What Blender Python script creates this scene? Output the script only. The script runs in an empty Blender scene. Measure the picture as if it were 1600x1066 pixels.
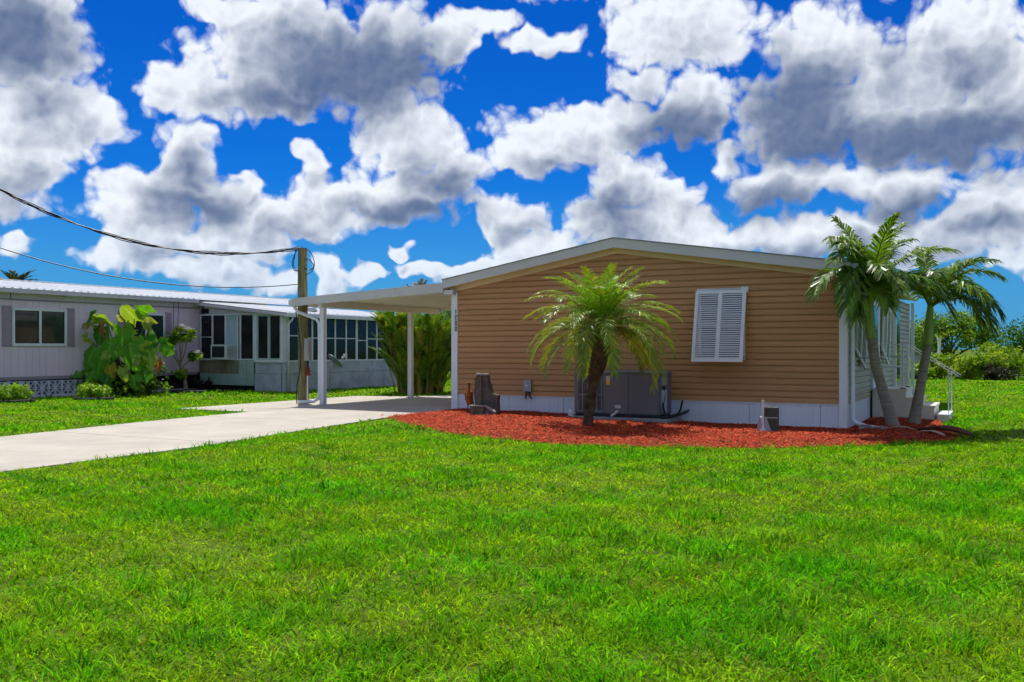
import bpy, bmesh, math, random
import numpy as np
from mathutils import Vector, Matrix

# ------------------------------------------------------------------ camera, sky, sun, exposure
scene = bpy.context.scene
COL = scene.collection
R = math.radians
cam = bpy.data.cameras.new('camera')
cam.sensor_width = 36.0
cam.lens = 32.6
cam.shift_y = 0.0075
cam.clip_start = 0.05
cam.clip_end = 4000
camo = bpy.data.objects.new('camera', cam)
camo.location = (0, 0, 1.35)
camo.rotation_euler = (R(90), 0, 0)
COL.objects.link(camo)
scene.camera = camo

SUN = Vector((-0.12, 0.50, 1.0)).normalized()
sl = bpy.data.lights.new('sun', 'SUN')
sl.energy = 4.3
sl.angle = R(0.6)
sl.color = (1.0, 0.955, 0.88)
so = bpy.data.objects.new('sun', sl)
so.rotation_euler = SUN.to_track_quat('Z', 'Y').to_euler()
so.location = (0, 30, 60)
COL.objects.link(so)

scene.view_settings.view_transform = 'Standard'
scene.view_settings.look = 'None'
scene.view_settings.exposure = 0.25
scene.view_settings.gamma = 1.0
scene.render.engine = 'CYCLES'
scene.cycles.use_denoising = True
scene.cycles.use_adaptive_sampling = True
scene.cycles.adaptive_threshold = 0.03
scene.cycles.adaptive_min_samples = 8
scene.cycles.max_bounces = 6
scene.cycles.diffuse_bounces = 3
scene.cycles.transparent_max_bounces = 8

# cumulus positions: azimuth, elevation, half widths (degrees)
CLOUDS = [(-28.0,16.5,3.7,3.6),(-27.0,12.6,3.9,2.5),(-24.8,13.2,2.3,1.7),(-28.1,9.8,2.6,2.4),(-31.0,13.8,2.6,6.1),(-12.4,16.9,7.2,2.6),(-18.7,14.8,3.0,1.7),(-8.6,16.0,4.4,2.5),(-13.6,19.0,4.9,1.7),(-7.5,18.5,2.9,2.1),(-16.9,19.3,2.2,0.9),(-15.4,14.7,4.4,1.5),(-19.4,11.6,1.9,1.5),(-21.6,8.3,2.9,1.3),(-19.4,9.4,2.1,1.9),(-17.4,8.5,2.2,1.2),(-21.5,6.1,2.4,1.3),(-18.0,6.5,1.6,1.2),(-8.6,9.0,6.4,1.6),(-6.3,12.7,3.3,2.4),(-3.7,11.0,2.4,2.0),(-12.1,11.2,0.9,0.9),(-12.4,8.0,3.6,1.6),(-15.4,7.2,2.6,1.8),(-16.3,9.7,0.8,0.7),(-16.0,4.3,1.5,0.9),(-14.1,4.1,1.1,0.7),(-11.2,4.1,1.1,1.1),(-6.9,5.9,0.8,0.3),(-5.2,5.0,1.9,0.5),(-28.2,5.7,1.0,0.6),(4.1,12.9,5.1,1.8),(1.2,11.9,2.4,1.6),(7.5,14.0,2.3,1.0),(2.0,18.3,2.3,0.9),(10.2,18.7,5.6,2.2),(7.9,15.9,2.1,0.8),(11.3,14.4,2.3,2.2),(17.2,13.3,4.1,2.9),(18.7,16.9,3.5,2.5),(24.1,12.1,5.3,2.1),(25.8,16.3,3.8,3.2),(22.5,14.8,3.2,2.3),(28.3,13.5,2.5,3.5),(6.9,9.9,2.7,1.9),(5.3,7.8,2.5,1.5),(10.0,9.0,1.6,1.3),(0.0,8.0,2.2,1.5),(1.4,6.0,2.8,1.1),(12.9,11.2,0.9,1.4),(16.2,9.7,4.0,1.4),(22.5,8.9,3.2,1.6),(27.3,7.8,2.6,2.0),(17.2,6.6,4.1,1.1),(24.1,6.2,5.6,1.1),(11.7,6.7,2.3,0.9),(8.2,7.6,3.5,1.1),(28.3,5.0,1.8,0.5),(-23.5,5.4,1.3,0.7),(-19.2,4.6,1.6,0.8),(-17.3,5.0,1.2,0.9),(-9.3,4.5,1.0,0.5),(-3.0,4.6,1.3,0.6),(-1.0,4.9,1.4,0.8),(-1.6,19.5,2.4,0.7),(-3.9,18.5,1.6,1.5),(3.9,22.9,8.7,1.8),(-19.0,22.5,9.2,1.8),(22.5,22.3,8.8,2.2)]

world = bpy.data.worlds.new('World')
scene.world = world
world.use_nodes = True
wt = world.node_tree
wt.nodes.clear()
def wn(t, **k):
    n = wt.nodes.new(t)
    for a, b in k.items():
        setattr(n, a, b)
    return n
def wm(op, a, b=None, c=None):
    n = wn('ShaderNodeMath', operation=op)
    for i, v in enumerate((a, b, c)):
        if v is None: continue
        if isinstance(v, (int, float)): n.inputs[i].default_value = v
        else: wt.links.new(v, n.inputs[i])
    return n.outputs[0]
def wv(op, a, b=None, out=0):
    n = wn('ShaderNodeVectorMath', operation=op)
    for i, v in enumerate((a, b)):
        if v is None: continue
        if isinstance(v, tuple): n.inputs[i].default_value = v
        else: wt.links.new(v, n.inputs[i])
    return n.outputs[out]
def wramp(v, lo, hi):
    n = wn('ShaderNodeMapRange', interpolation_type='SMOOTHSTEP')
    wt.links.new(v, n.inputs[0])
    n.inputs[1].default_value = lo; n.inputs[2].default_value = hi
    return n.outputs[0]
def wmix(f, a, b):
    n = wn('ShaderNodeMix', data_type='RGBA')
    for s, v in ((n.inputs[0], f), (n.inputs[6], a), (n.inputs[7], b)):
        if isinstance(v, (int, float)): s.default_value = v
        elif isinstance(v, tuple): s.default_value = v + (1,)
        else: wt.links.new(v, s)
    return n.outputs[2]
def wnoise(vec, scale, detail, rough, out=0, dist=0.0):
    n = wn('ShaderNodeTexNoise')
    wt.links.new(vec, n.inputs['Vector'])
    n.inputs['Scale'].default_value = scale; n.inputs['Detail'].default_value = detail
    n.inputs['Roughness'].default_value = rough; n.inputs['Distortion'].default_value = dist
    return n.outputs[out]
sky = wn('ShaderNodeTexSky', sky_type='NISHITA', sun_disc=False)
sky.sun_elevation = math.asin(SUN.z)
sky.sun_rotation = math.atan2(SUN.x, SUN.y)
sky.altitude = 0; sky.air_density = 1.0; sky.dust_density = 0.0; sky.ozone_density = 2.5
hs = wn('ShaderNodeHueSaturation')
hs.inputs['Saturation'].default_value = 1.42
hs.inputs['Value'].default_value = 1.0
wt.links.new(sky.outputs[0], hs.inputs['Color'])
tint = wn('ShaderNodeMix', data_type='RGBA', blend_type='MULTIPLY')
tint.inputs[0].default_value = 1.0
wt.links.new(hs.outputs[0], tint.inputs[6])
tint.inputs[7].default_value = (0.042, 0.356, 0.756, 1)
tc = wn('ShaderNodeTexCoord')
DIR = wv('NORMALIZE', tc.outputs['Generated'])
def azel(d):
    s = wn('ShaderNodeSeparateXYZ'); wt.links.new(d, s.inputs[0])
    az = wm('ARCTAN2', s.outputs[0], s.outputs[1])
    el = wm('ARCSINE', s.outputs[2])
    c = wn('ShaderNodeCombineXYZ')
    wt.links.new(az, c.inputs[0]); wt.links.new(el, c.inputs[1])
    return c.outputs[0], az, el
SHADES = [(-28.1,16.8,3.7,2.8,0.85),(-26.7,13.7,2.5,1.5,0.55),(-28.3,8.5,2.5,1.6,0.45),(-9.8,16.3,5.8,3.2,1.00),(-12.8,14.5,5.6,1.3,0.75),(-6.7,16.6,3.5,2.8,0.90),(-18.7,8.2,3.2,1.2,0.90),(-19.0,10.0,1.9,1.9,0.60),(-20.8,5.6,2.4,0.8,0.45),(-5.9,8.2,5.1,1.0,0.80),(-4.1,9.8,2.8,2.1,0.75),(-10.2,8.3,3.4,0.9,0.40),(2.8,11.0,3.5,0.9,0.45),(10.2,13.2,3.3,2.1,0.90),(7.9,15.5,2.3,1.0,0.30),(17.1,13.9,3.8,3.3,1.00),(18.7,11.8,5.7,1.7,1.00),(25.1,11.5,6.2,1.7,1.05),(22.5,16.0,2.0,2.1,0.45),(26.1,14.7,2.9,2.1,0.55),(6.3,8.2,2.9,2.2,0.70),(15.4,8.6,4.0,1.4,0.75),(22.5,7.9,4.0,1.1,0.75),(27.3,6.9,3.7,1.1,0.60),(20.1,5.8,7.0,0.9,0.65),(0.8,7.7,1.8,1.4,0.35),(-13.6,6.9,3.4,0.9,0.40),(28.0,9.8,2.8,1.6,0.40)]      # grey undersides: azimuth, elevation, half widths, depth
def wma(a, m, c):
    n = wn('ShaderNodeVectorMath', operation='MULTIPLY_ADD')
    wt.links.new(a, n.inputs[0]); n.inputs[1].default_value = m; n.inputs[2].default_value = c
    return n.outputs[0]
def noise2(vec, scale, detail, rough, out=0):
    n = wn('ShaderNodeTexNoise', noise_dimensions='2D')
    wt.links.new(vec, n.inputs['Vector'])
    n.inputs['Scale'].default_value = scale; n.inputs['Detail'].default_value = detail; n.inputs['Roughness'].default_value = rough
    return n.outputs[out]
PAE, AZ, EL = azel(DIR)
warp = wv('MULTIPLY', wv('SUBTRACT', noise2(PAE, 20.0, 2.0, 0.55, 1), (0.5, 0.5, 0.5)), (0.05, 0.042, 0.0))
PW = wv('ADD', PAE, warp)
def blobs(p):
    acc = None
    for a, e, ra, re in CLOUDS:
        k_ = 1.25 if re < 1.35 and e < 9 else 1.0
        ra = R(ra * 1.08 * k_); re = R(re * 1.12 * k_)
        l = wv('LENGTH', wma(p, (1 / ra, 1 / re, 0), (-R(a) / ra, -R(e) / re, 0)), out=1)
        acc = l if acc is None else wm('SMOOTH_MIN', acc, l, 0.25)
    return wm('SUBTRACT', 1.0, acc)
blob = blobs(PW)
blobup = blobs(wv('ADD', PW, (-0.006, 0.016, 0.0)))      # a little nearer to the sun
# the rest of the sky carries the same kind of cumulus
gen = wm('MULTIPLY', wm('SUBTRACT', wnoise(DIR, 4.2, 3.0, 0.5), 0.50), 7.0)
msk = wm('MAXIMUM', wramp(wm('ABSOLUTE', AZ), R(29), R(34)), wramp(EL, R(22), R(26)))
gen = wm('ADD', gen, wm('MULTIPLY', wm('SUBTRACT', wramp(EL, R(-1), R(4)), 1.0), 4.0))
blob = wm('MAXIMUM', wm('MINIMUM', blob, 1.0), wm('ADD', wm('MINIMUM', gen, 1.2), wm('MULTIPLY', wm('SUBTRACT', msk, 1.0), 20.0)))
def field(p, det):
    f_ = noise2(p, 20.0, det, 0.58)
    v_ = wn('ShaderNodeTexVoronoi', voronoi_dimensions='2D', feature='F1')
    wt.links.new(p, v_.inputs['Vector'])
    v_.inputs['Scale'].default_value = 40.0; v_.inputs['Detail'].default_value = 1.5; v_.inputs['Roughness'].default_value = 0.5; v_.inputs['Lacunarity'].default_value = 2.3
    return wm('ADD', wm('MULTIPLY', wm('SUBTRACT', f_, 0.48), 1.05), wm('MULTIPLY', wm('SUBTRACT', 0.62, v_.outputs['Distance']), 0.60))
jit = wv('ADD', PAE, wv('MULTIPLY', warp, (0.45, 0.45, 0.0)))
fb = field(jit, 7.0)
fu = field(wv('ADD', jit, (-0.0035, 0.0065, 0.0)), 4.0)
d0 = wm('ADD', wm('ADD', wm('MULTIPLY', blob, 1.55), 0.04), fb)
alpha = wm('MULTIPLY', wramp(d0, -0.04, 0.50), wm('MULTIPLY_ADD', wramp(EL, R(2.0), R(8.0)), 0.22, 0.78))
dk = None
for a, e, ra, re, k in SHADES:
    ra = R(ra * 1.35); re = R(re * 1.35)
    l = wv('LENGTH', wma(PW, (1 / ra, 1 / re, 0), (-R(a) / ra, -R(e) / re, 0)), out=1)
    v = wm('MULTIPLY_ADD', l, -k * 1.1, k * 1.1)
    dk = v if dk is None else wm('SMOOTH_MAX', dk, v, 0.15)
dk = wm('MAXIMUM', dk, wm('MULTIPLY', msk, wm('MULTIPLY', wm('SUBTRACT', gen, 0.5), 0.6)))
relief = wm('MULTIPLY', wm('SUBTRACT', fu, fb), 0.22)       # the side of each billow turned from the light
under = wramp(wm('ADD', blobup, wm('MULTIPLY', fu, 0.45)), 0.05, 1.25)
big = wramp(wm('ADD', dk, wm('MULTIPLY', fu, 0.18)), -0.10, 0.80)
big = wm('SUBTRACT', 1.0, wm('MULTIPLY', wm('SUBTRACT', 1.0, wm('MULTIPLY', big, 0.95)), wm('SUBTRACT', 1.0, wm('MULTIPLY', under, 0.52))))
shade = wm('ADD', big, wm('MULTIPLY', relief, wm('SUBTRACT', 1.1, wm('MULTIPLY', big, 0.7))))
sc = wn('ShaderNodeClamp'); wt.links.new(shade, sc.inputs[0])
ccol = wmix(sc.outputs[0], (0.77, 0.815, 0.875), (0.095, 0.142, 0.262))
skyg = wn('ShaderNodeGamma'); skyg.inputs[1].default_value = 1.0
wt.links.new(wv('MULTIPLY', tint.outputs[2], (0.105, 0.105, 0.105)), skyg.inputs[0])
skyc = wmix(wm('MULTIPLY', wm('SUBTRACT', 1.0, wramp(EL, R(-1.0), R(11.0))), 0.85), skyg.outputs[0], (0.075, 0.29, 0.57))   # paler air near the horizon
final = wmix(wm('MULTIPLY', alpha, 0.985), skyc, ccol)
bg = wn('ShaderNodeBackground')
bg.inputs['Strength'].default_value = 1.0          # the sky itself is scaled by 0.105 above, before the clouds join it
wt.links.new(final, bg.inputs['Color'])
wo = wn('ShaderNodeOutputWorld')
wt.links.new(bg.outputs[0], wo.inputs[0])
world.cycles.sampling_method = 'MANUAL'
world.cycles.sample_map_resolution = 512

# ------------------------------------------------------------------ helpers
random.seed(7)
rng = np.random.default_rng(7)
TH = -math.atan2(0.477, 0.879)
O0 = Vector((-1.294, 20.17, 0))
U = Vector((0.879, -0.477, 0)); V = Vector((0.477, 0.879, 0))
def lot(s, t, z=0.0):
    p = O0 + U * s + V * t
    return Vector((p.x, p.y, z))
def gz(x):
    k = min(1, max(0, (x + 1) / 6.0))
    return -0.1 * k * k * (3 - 2 * k)
def gzv(x):
    k = np.clip((x + 1) / 6.0, 0, 1)
    return -0.1 * k * k * (3 - 2 * k)

class MB:
    def __init__(s):
        s.v = []; s.f = []; s.c = []
    def add(s, vs, fs, col=None):
        o = len(s.v)
        s.v += [tuple(p) for p in vs]
        s.f += [tuple(i + o for i in f) for f in fs]
        s.c += [col if col is not None else (1.0, 1.0, 1.0)] * len(vs)
        return s
    def box(s, x0, x1, y0, y1, z0, z1, col=None):
        return s.add([(x0,y0,z0),(x1,y0,z0),(x1,y1,z0),(x0,y1,z0),(x0,y0,z1),(x1,y0,z1),(x1,y1,z1),(x0,y1,z1)],
                     [(0,3,2,1),(4,5,6,7),(0,1,5,4),(1,2,6,5),(2,3,7,6),(3,0,4,7)], col)
    def prism(s, pts, axis, a, b):
        """pts: 2D outline; axis 1 = extrude along y (pts are x,z), 0 = along x (pts are y,z), 2 = along z (pts are x,y)"""
        n = len(pts)
        def mk(p, q):
            return {0: (q, p[0], p[1]), 1: (p[0], q, p[1]), 2: (p[0], p[1], q)}[axis]
        vs = [mk(p, a) for p in pts] + [mk(p, b) for p in pts]
        fs = [tuple(range(n)), tuple(range(2 * n - 1, n - 1, -1))]
        for i in range(n):
            j = (i + 1) % n
            fs.append((i, i + n, j + n, j))
        return s.add(vs, fs)
    def bar(s, p0, p1, w, d, up=(0, 0, 1)):
        p0 = Vector(p0); p1 = Vector(p1); t = (p1 - p0).normalized(); up = Vector(up)
        if abs(t.dot(up)) > 0.99: up = Vector((0, 1, 0))
        a = t.cross(up).normalized() * w / 2; b = a.cross(t).normalized() * d / 2
        vs = [p + x * a + y * b for p in (p0, p1) for x, y in ((-1, -1), (1, -1), (1, 1), (-1, 1))]
        return s.add(vs, [(0,1,2,3),(7,6,5,4),(0,4,5,1),(1,5,6,2),(2,6,7,3),(3,7,4,0)])
    def tube(s, pts, r, n=8, cap=True, col=None):
        pts = [Vector(p) for p in pts]
        rs = r if isinstance(r, (list, tuple)) else [r] * len(pts)
        vs = []; fs = []
        ref = None
        for i, p in enumerate(pts):
            t = (pts[min(i + 1, len(pts) - 1)] - pts[max(i - 1, 0)]).normalized()
            if ref is None:
                ref = t.orthogonal().normalized()
            ref = (ref - t * ref.dot(t))
            ref = ref.normalized() if ref.length > 1e-6 else t.orthogonal().normalized()
            b = t.cross(ref)
            for k in range(n):
                a = 2 * math.pi * k / n
                vs.append(p + (ref * math.cos(a) + b * math.sin(a)) * rs[i])
        for i in range(len(pts) - 1):
            for k in range(n):
                k2 = (k + 1) % n
                fs.append((i*n+k, i*n+k2, (i+1)*n+k2, (i+1)*n+k))
        if cap:
            fs.append(tuple(range(n - 1, -1, -1)))
            fs.append(tuple(range((len(pts)-1)*n, len(pts)*n)))
        return s.add(vs, fs, col)
    def lathe(s, prof, n=24, c=(0, 0, 0)):
        vs = []; fs = []
        for r, z in prof:
            for k in range(n):
                a = 2 * math.pi * k / n
                vs.append((c[0] + r * math.cos(a), c[1] + r * math.sin(a), c[2] + z))
        for i in range(len(prof) - 1):
            for k in range(n):
                k2 = (k + 1) % n
                fs.append((i*n+k, i*n+k2, (i+1)*n+k2, (i+1)*n+k))
        return s.add(vs, fs)
    def build(s, name, mat, parent=None, smooth=False, loc=None, rotz=0.0, bevel=0.0):
        me = bpy.data.meshes.new(name)
        me.from_pydata(s.v, [], s.f)
        if any(c != (1.0, 1.0, 1.0) for c in s.c):
            at = me.color_attributes.new('Col', 'FLOAT_COLOR', 'POINT')
            a = np.ones((len(s.v), 4), dtype=np.float32); a[:, :3] = s.c
            at.data.foreach_set('color', a.ravel())
        me.update()
        if bevel > 0:
            bm = bmesh.new(); bm.from_mesh(me)
            bmesh.ops.recalc_face_normals(bm, faces=bm.faces)
            es = [e for e in bm.edges if len(e.link_faces) == 2 and e.calc_face_angle(0) > 0.6]
            bmesh.ops.bevel(bm, geom=es, offset=bevel, segments=2, profile=0.7, affect='EDGES')
            bm.to_mesh(me); bm.free()
        return link(me, name, mat, parent, smooth, loc, rotz)

def link(me, name, mat, parent=None, smooth=False, loc=None, rotz=0.0):
    if mat is not None and len(me.materials) == 0: me.materials.append(mat)
    if smooth: me.polygons.foreach_set('use_smooth', [True] * len(me.polygons))
    o = bpy.data.objects.new(name, me)
    COL.objects.link(o)
    if parent is not None: o.parent = parent
    if loc is not None: o.location = loc
    if rotz: o.rotation_euler = (0, 0, rotz)
    return o
def thing(name, label, cat, loc=(0, 0, 0), rotz=0.0, group=None):
    o = bpy.data.objects.new(name, None)
    o.empty_display_size = 0.2
    COL.objects.link(o)
    o.location = loc; o.rotation_euler = (0, 0, rotz)
    return tag(o, label, cat, group)
def tag(o, label=None, cat=None, group=None, kind=None):
    if label: o['label'] = label
    if cat: o['category'] = cat
    if group: o['group'] = group
    if kind: o['kind'] = kind
    return o
def np_mesh(name, verts, faces_n, nper, cols=None):
    """verts (N,3); faces_n (M,nper) index array"""
    me = bpy.data.meshes.new(name)
    me.vertices.add(len(verts)); me.vertices.foreach_set('co', verts.astype(np.float32).ravel())
    M = len(faces_n)
    me.loops.add(M * nper); me.loops.foreach_set('vertex_index', faces_n.astype(np.int32).ravel())
    me.polygons.add(M)
    me.polygons.foreach_set('loop_start', np.arange(0, M * nper, nper, dtype=np.int32))
    if cols is not None:
        at = me.color_attributes.new('Col', 'FLOAT_COLOR', 'POINT')
        a = np.ones((len(verts), 4), dtype=np.float32); a[:, :3] = cols
        at.data.foreach_set('color', a.ravel())
    me.update(calc_edges=True)
    return me

# ------------------------------------------------------------------ materials
def nodes(name):
    m = bpy.data.materials.new(name); m.use_nodes = True
    nt = m.node_tree; b = nt.nodes['Principled BSDF']
    return m, nt, b
def mat(name, c, rough=0.6, var=0.12, scale=3.0, bump=0.0, bscale=60.0, spec=0.4, metal=0.0, c2=None, c2amt=0.5, stretch=(1, 1, 1), attr=False):
    m, nt, b = nodes(name)
    N = nt.nodes; Lk = nt.links
    tcn = N.new('ShaderNodeTexCoord'); mp = N.new('ShaderNodeMapping')
    mp.inputs['Scale'].default_value = stretch
    Lk.new(tcn.outputs['Object'], mp.inputs[0])
    n1 = N.new('ShaderNodeTexNoise'); n1.inputs['Scale'].default_value = scale; n1.inputs['Detail'].default_value = 6; n1.inputs['Roughness'].default_value = 0.65
    Lk.new(mp.outputs[0], n1.inputs['Vector'])
    mr = N.new('ShaderNodeMapRange'); mr.inputs[1].default_value = 0.3; mr.inputs[2].default_value = 0.7
    Lk.new(n1.outputs[0], mr.inputs[0])
    mx = N.new('ShaderNodeMix'); mx.data_type = 'RGBA'
    lo = tuple(v * (1 - var) for v in c); hi = c2 if c2 else tuple(min(1, v * (1 + var)) for v in c)
    mx.inputs[6].default_value = lo + (1,); mx.inputs[7].default_value = hi + (1,)
    Lk.new(mr.outputs[0], mx.inputs[0])
    col = mx.outputs[2]
    if attr:
        a = N.new('ShaderNodeAttribute'); a.attribute_name = 'Col'
        mu = N.new('ShaderNodeMix'); mu.data_type = 'RGBA'; mu.blend_type = 'MULTIPLY'; mu.inputs[0].default_value = 1
        Lk.new(col, mu.inputs[6]); Lk.new(a.outputs['Color'], mu.inputs[7]); col = mu.outputs[2]
    Lk.new(col, b.inputs['Base Color'])
    b.inputs['Roughness'].default_value = rough
    b.inputs['Specular IOR Level'].default_value = spec
    b.inputs['Metallic'].default_value = metal
    if bump > 0:
        n2 = N.new('ShaderNodeTexNoise'); n2.inputs['Scale'].default_value = bscale; n2.inputs['Detail'].default_value = 5
        Lk.new(mp.outputs[0], n2.inputs['Vector'])
        bp = N.new('ShaderNodeBump'); bp.inputs['Strength'].default_value = bump; bp.inputs['Distance'].default_value = 0.02
        Lk.new(n2.outputs[0], bp.inputs['Height']); Lk.new(bp.outputs[0], b.inputs['Normal'])
    return m
def leafmat(name, c, transl=0.4, rough=0.45, spec=0.35, warm=(1.25, 1.1, 0.5)):
    """leaf colour from the per-leaf attribute times a base colour, with light coming through"""
    m, nt, b = nodes(name)
    N = nt.nodes; Lk = nt.links
    a = N.new('ShaderNodeAttribute'); a.attribute_name = 'Col'
    mu = N.new('ShaderNodeMix'); mu.data_type = 'RGBA'; mu.blend_type = 'MULTIPLY'; mu.inputs[0].default_value = 1
    mu.inputs[6].default_value = c + (1,)
    Lk.new(a.outputs['Color'], mu.inputs[7])
    Lk.new(mu.outputs[2], b.inputs['Base Color'])
    b.inputs['Roughness'].default_value = rough
    b.inputs['Specular IOR Level'].default_value = spec
    tr = N.new('ShaderNodeBsdfTranslucent')
    m2 = N.new('ShaderNodeMix'); m2.data_type = 'RGBA'; m2.blend_type = 'MULTIPLY'; m2.inputs[0].default_value = 1
    Lk.new(mu.outputs[2], m2.inputs[6]); m2.inputs[7].default_value = warm + (1,)
    Lk.new(m2.outputs[2], tr.inputs['Color'])
    ms = N.new('ShaderNodeMixShader'); ms.inputs[0].default_value = transl
    Lk.new(b.outputs[0], ms.inputs[1]); Lk.new(tr.outputs[0], ms.inputs[2])
    Lk.new(ms.outputs[0], N['Material Output'].inputs[0])
    return m
M = {}
M['siding'] = mat('tan_vinyl', (0.53, 0.268, 0.103), 0.5, 0.07, 1.2, 0.05, 90, 0.3, stretch=(0.4, 1, 6))
def per_object(m, amt):
    nt = m.node_tree; b = nt.nodes['Principled BSDF']; l = b.inputs['Base Color'].links[0].from_socket
    oi = nt.nodes.new('ShaderNodeObjectInfo'); mr = nt.nodes.new('ShaderNodeMapRange'); mr.inputs[3].default_value = 1 - amt; mr.inputs[4].default_value = 1 + amt
    nt.links.new(oi.outputs['Random'], mr.inputs[0])
    vm = nt.nodes.new('ShaderNodeVectorMath'); vm.operation = 'SCALE'; nt.links.new(l, vm.inputs[0]); nt.links.new(mr.outputs[0], vm.inputs['Scale'])
    nt.links.new(vm.outputs[0], b.inputs['Base Color'])
per_object(M['siding'], 0.05)
M['siding_side_sheen'] = mat('tan_vinyl_sheen', (0.44, 0.37, 0.24), 0.42, 0.06, 1.2, 0.05, 90, 0.4)  # same tan vinyl, with grazing sky and grass reflection mixed into its colour
M['white'] = mat('white_paint', (0.80, 0.80, 0.80), 0.45, 0.05, 2.0, 0.04, 60)
M['skirt'] = mat('white_skirting', (0.76, 0.79, 0.83), 0.5, 0.07, 1.0, 0.05, 50, c2=(0.82, 0.84, 0.87), stretch=(1, 1, 0.3))
M['fascia'] = mat('grey_white_fascia', (0.62, 0.60, 0.57), 0.5, 0.07, 1.0, 0.04, 60)
M['cream'] = mat('cream_trim', (0.72, 0.50, 0.27), 0.6, 0.08, 1.0, 0.05, 60)
M['carport'] = mat('carport_enamel', (0.74, 0.70, 0.62), 0.42, 0.05, 0.8, 0.03, 40)
M['post'] = mat('post_enamel', (0.74, 0.75, 0.76), 0.4, 0.04, 1.5)
M['shingle'] = mat('grey_shingle', (0.30, 0.30, 0.31), 0.9, 0.25, 14, 0.3, 80)
M['glass'] = mat('dark_window_glass', (0.014, 0.018, 0.018), 0.10, 0.5, 1.5, 0.0, 1, 0.28)
M['glass2'] = mat('green_window_glass', (0.022, 0.04, 0.036), 0.05, 0.5, 1.2, 0.0, 1, 0.6)
M['concrete'] = mat('pale_concrete', (0.47, 0.43, 0.36), 0.85, 0.15, 0.9, 0.12, 40, 0.2)
M['steps'] = mat('cream_painted_concrete', (0.80, 0.73, 0.60), 0.8, 0.06, 2, 0.1, 60, 0.2)
M['black'] = mat('black_plastic', (0.018, 0.018, 0.02), 0.5, 0.2)
M['numeral'] = mat('black_numeral', (0.012, 0.012, 0.012), 0.5, 0.1)
M['metal'] = mat('grey_metal', (0.36, 0.37, 0.38), 0.4, 0.1, 4, spec=0.5, metal=0.5)
M['ac'] = mat('grey_air_conditioner_steel', (0.15, 0.15, 0.16), 0.45, 0.06, 2, spec=0.4)
M['ac_dark'] = mat('coil_black', (0.02, 0.022, 0.024), 0.6, 0.3, 30)
M['ac_trim'] = mat('grey_wire_guard', (0.25, 0.25, 0.25), 0.5, 0.1)
M['pad'] = mat('grey_plastic_pad', (0.34, 0.34, 0.35), 0.7, 0.15, 5)
M['sticker'] = mat('white_sticker', (0.75, 0.75, 0.72), 0.5, 0.1)
M['yellow'] = mat('yellow_sticker', (0.75, 0.5, 0.03), 0.5, 0.1)
M['stone'] = mat('grey_brown_stone', (0.11, 0.098, 0.078), 0.9, 0.3, 6, 0.5, 25, 0.2, c2=(0.17, 0.155, 0.125))
M['stone_edge'] = mat('pale_stone_edge', (0.36, 0.33, 0.29), 0.9, 0.3, 8, 0.4, 30, 0.2)
M['rust'] = mat('rusty_orange_iron', (0.30, 0.115, 0.03), 0.8, 0.5, 12, 0.4, 40, 0.2)
M['mauve'] = mat('mauve_siding', (0.74, 0.60, 0.665), 0.65, 0.07, 1.2, 0.1, 50, stretch=(1, 1, 0.25))
M['mauve_dark'] = mat('dark_mauve_trim', (0.32, 0.245, 0.30), 0.7, 0.1, 3)
M['mauve_pale'] = mat('pale_mauve_trim', (0.60, 0.53, 0.56), 0.6, 0.08, 3)
M['roofmetal'] = mat('white_metal_roof', (0.86, 0.87, 0.86), 0.35, 0.06, 3, spec=0.5)
M['block'] = mat('weathered_white_block', (0.47, 0.50, 0.54), 0.85, 0.35, 2.5, 0.3, 30, 0.2, c2=(0.56, 0.585, 0.61))
M['mildew'] = mat('mildewed_board', (0.30, 0.25, 0.16), 0.85, 0.45, 3.0, 0.2, 30, 0.2, c2=(0.40, 0.35, 0.25), stretch=(1.5, 1.5, 0.5))
M['aqua'] = mat('pale_green_board', (0.36, 0.50, 0.42), 0.7, 0.2, 2.5, 0.1, 30, c2=(0.44, 0.56, 0.48))
M['breeze'] = mat('white_breeze_block', (0.56, 0.57, 0.63), 0.8, 0.12, 6, 0.2, 50)
M['frame'] = mat('white_window_frame', (0.68, 0.70, 0.70), 0.5, 0.08, 4)
M['frame_green'] = mat('grey_green_window_frame', (0.42, 0.49, 0.47), 0.5, 0.08, 4)
M['panel_blue'] = mat('pale_blue_panel', (0.38, 0.50, 0.53), 0.55, 0.08, 3)
M['void_seam_black'] = mat('void_shade_seam_black', (0.012, 0.012, 0.013), 0.9, 0.2)  # near-black stands in for shade inside openings; also colours one seam strip
M['cable'] = mat('black_cable', (0.02, 0.022, 0.03), 0.5, 0.2)
M['red'] = mat('red_iron', (0.28, 0.03, 0.015), 0.6, 0.3, 10)
M['bark_grey'] = mat('ringed_grey_bark', (0.26, 0.215, 0.155), 0.85, 0.3, 5, 0.5, 20, 0.2, c2=(0.36, 0.31, 0.235), stretch=(0.6, 0.6, 7))
M['bark_brown'] = mat('brown_fibrous_bark', (0.10, 0.06, 0.035), 0.95, 0.5, 8, 0.8, 30, 0.1, c2=(0.17, 0.115, 0.07))
M['trunk'] = mat('brown_trunk', (0.14, 0.10, 0.07), 0.9, 0.3, 8, 0.5, 30, 0.1)
M['crownshaft'] = mat('green_crownshaft', (0.21, 0.33, 0.045), 0.4, 0.25, 2.0, 0.05, 20, 0.4, c2=(0.33, 0.42, 0.07), stretch=(3, 3, 0.6))
M['dead'] = mat('dry_palm_sheath', (0.14, 0.05, 0.03), 0.8, 0.3, 9, 0.4, 30)
M['dead_pale'] = mat('pale_inner_sheath', (0.46, 0.34, 0.24), 0.8, 0.25, 9, 0.3, 30)
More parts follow.
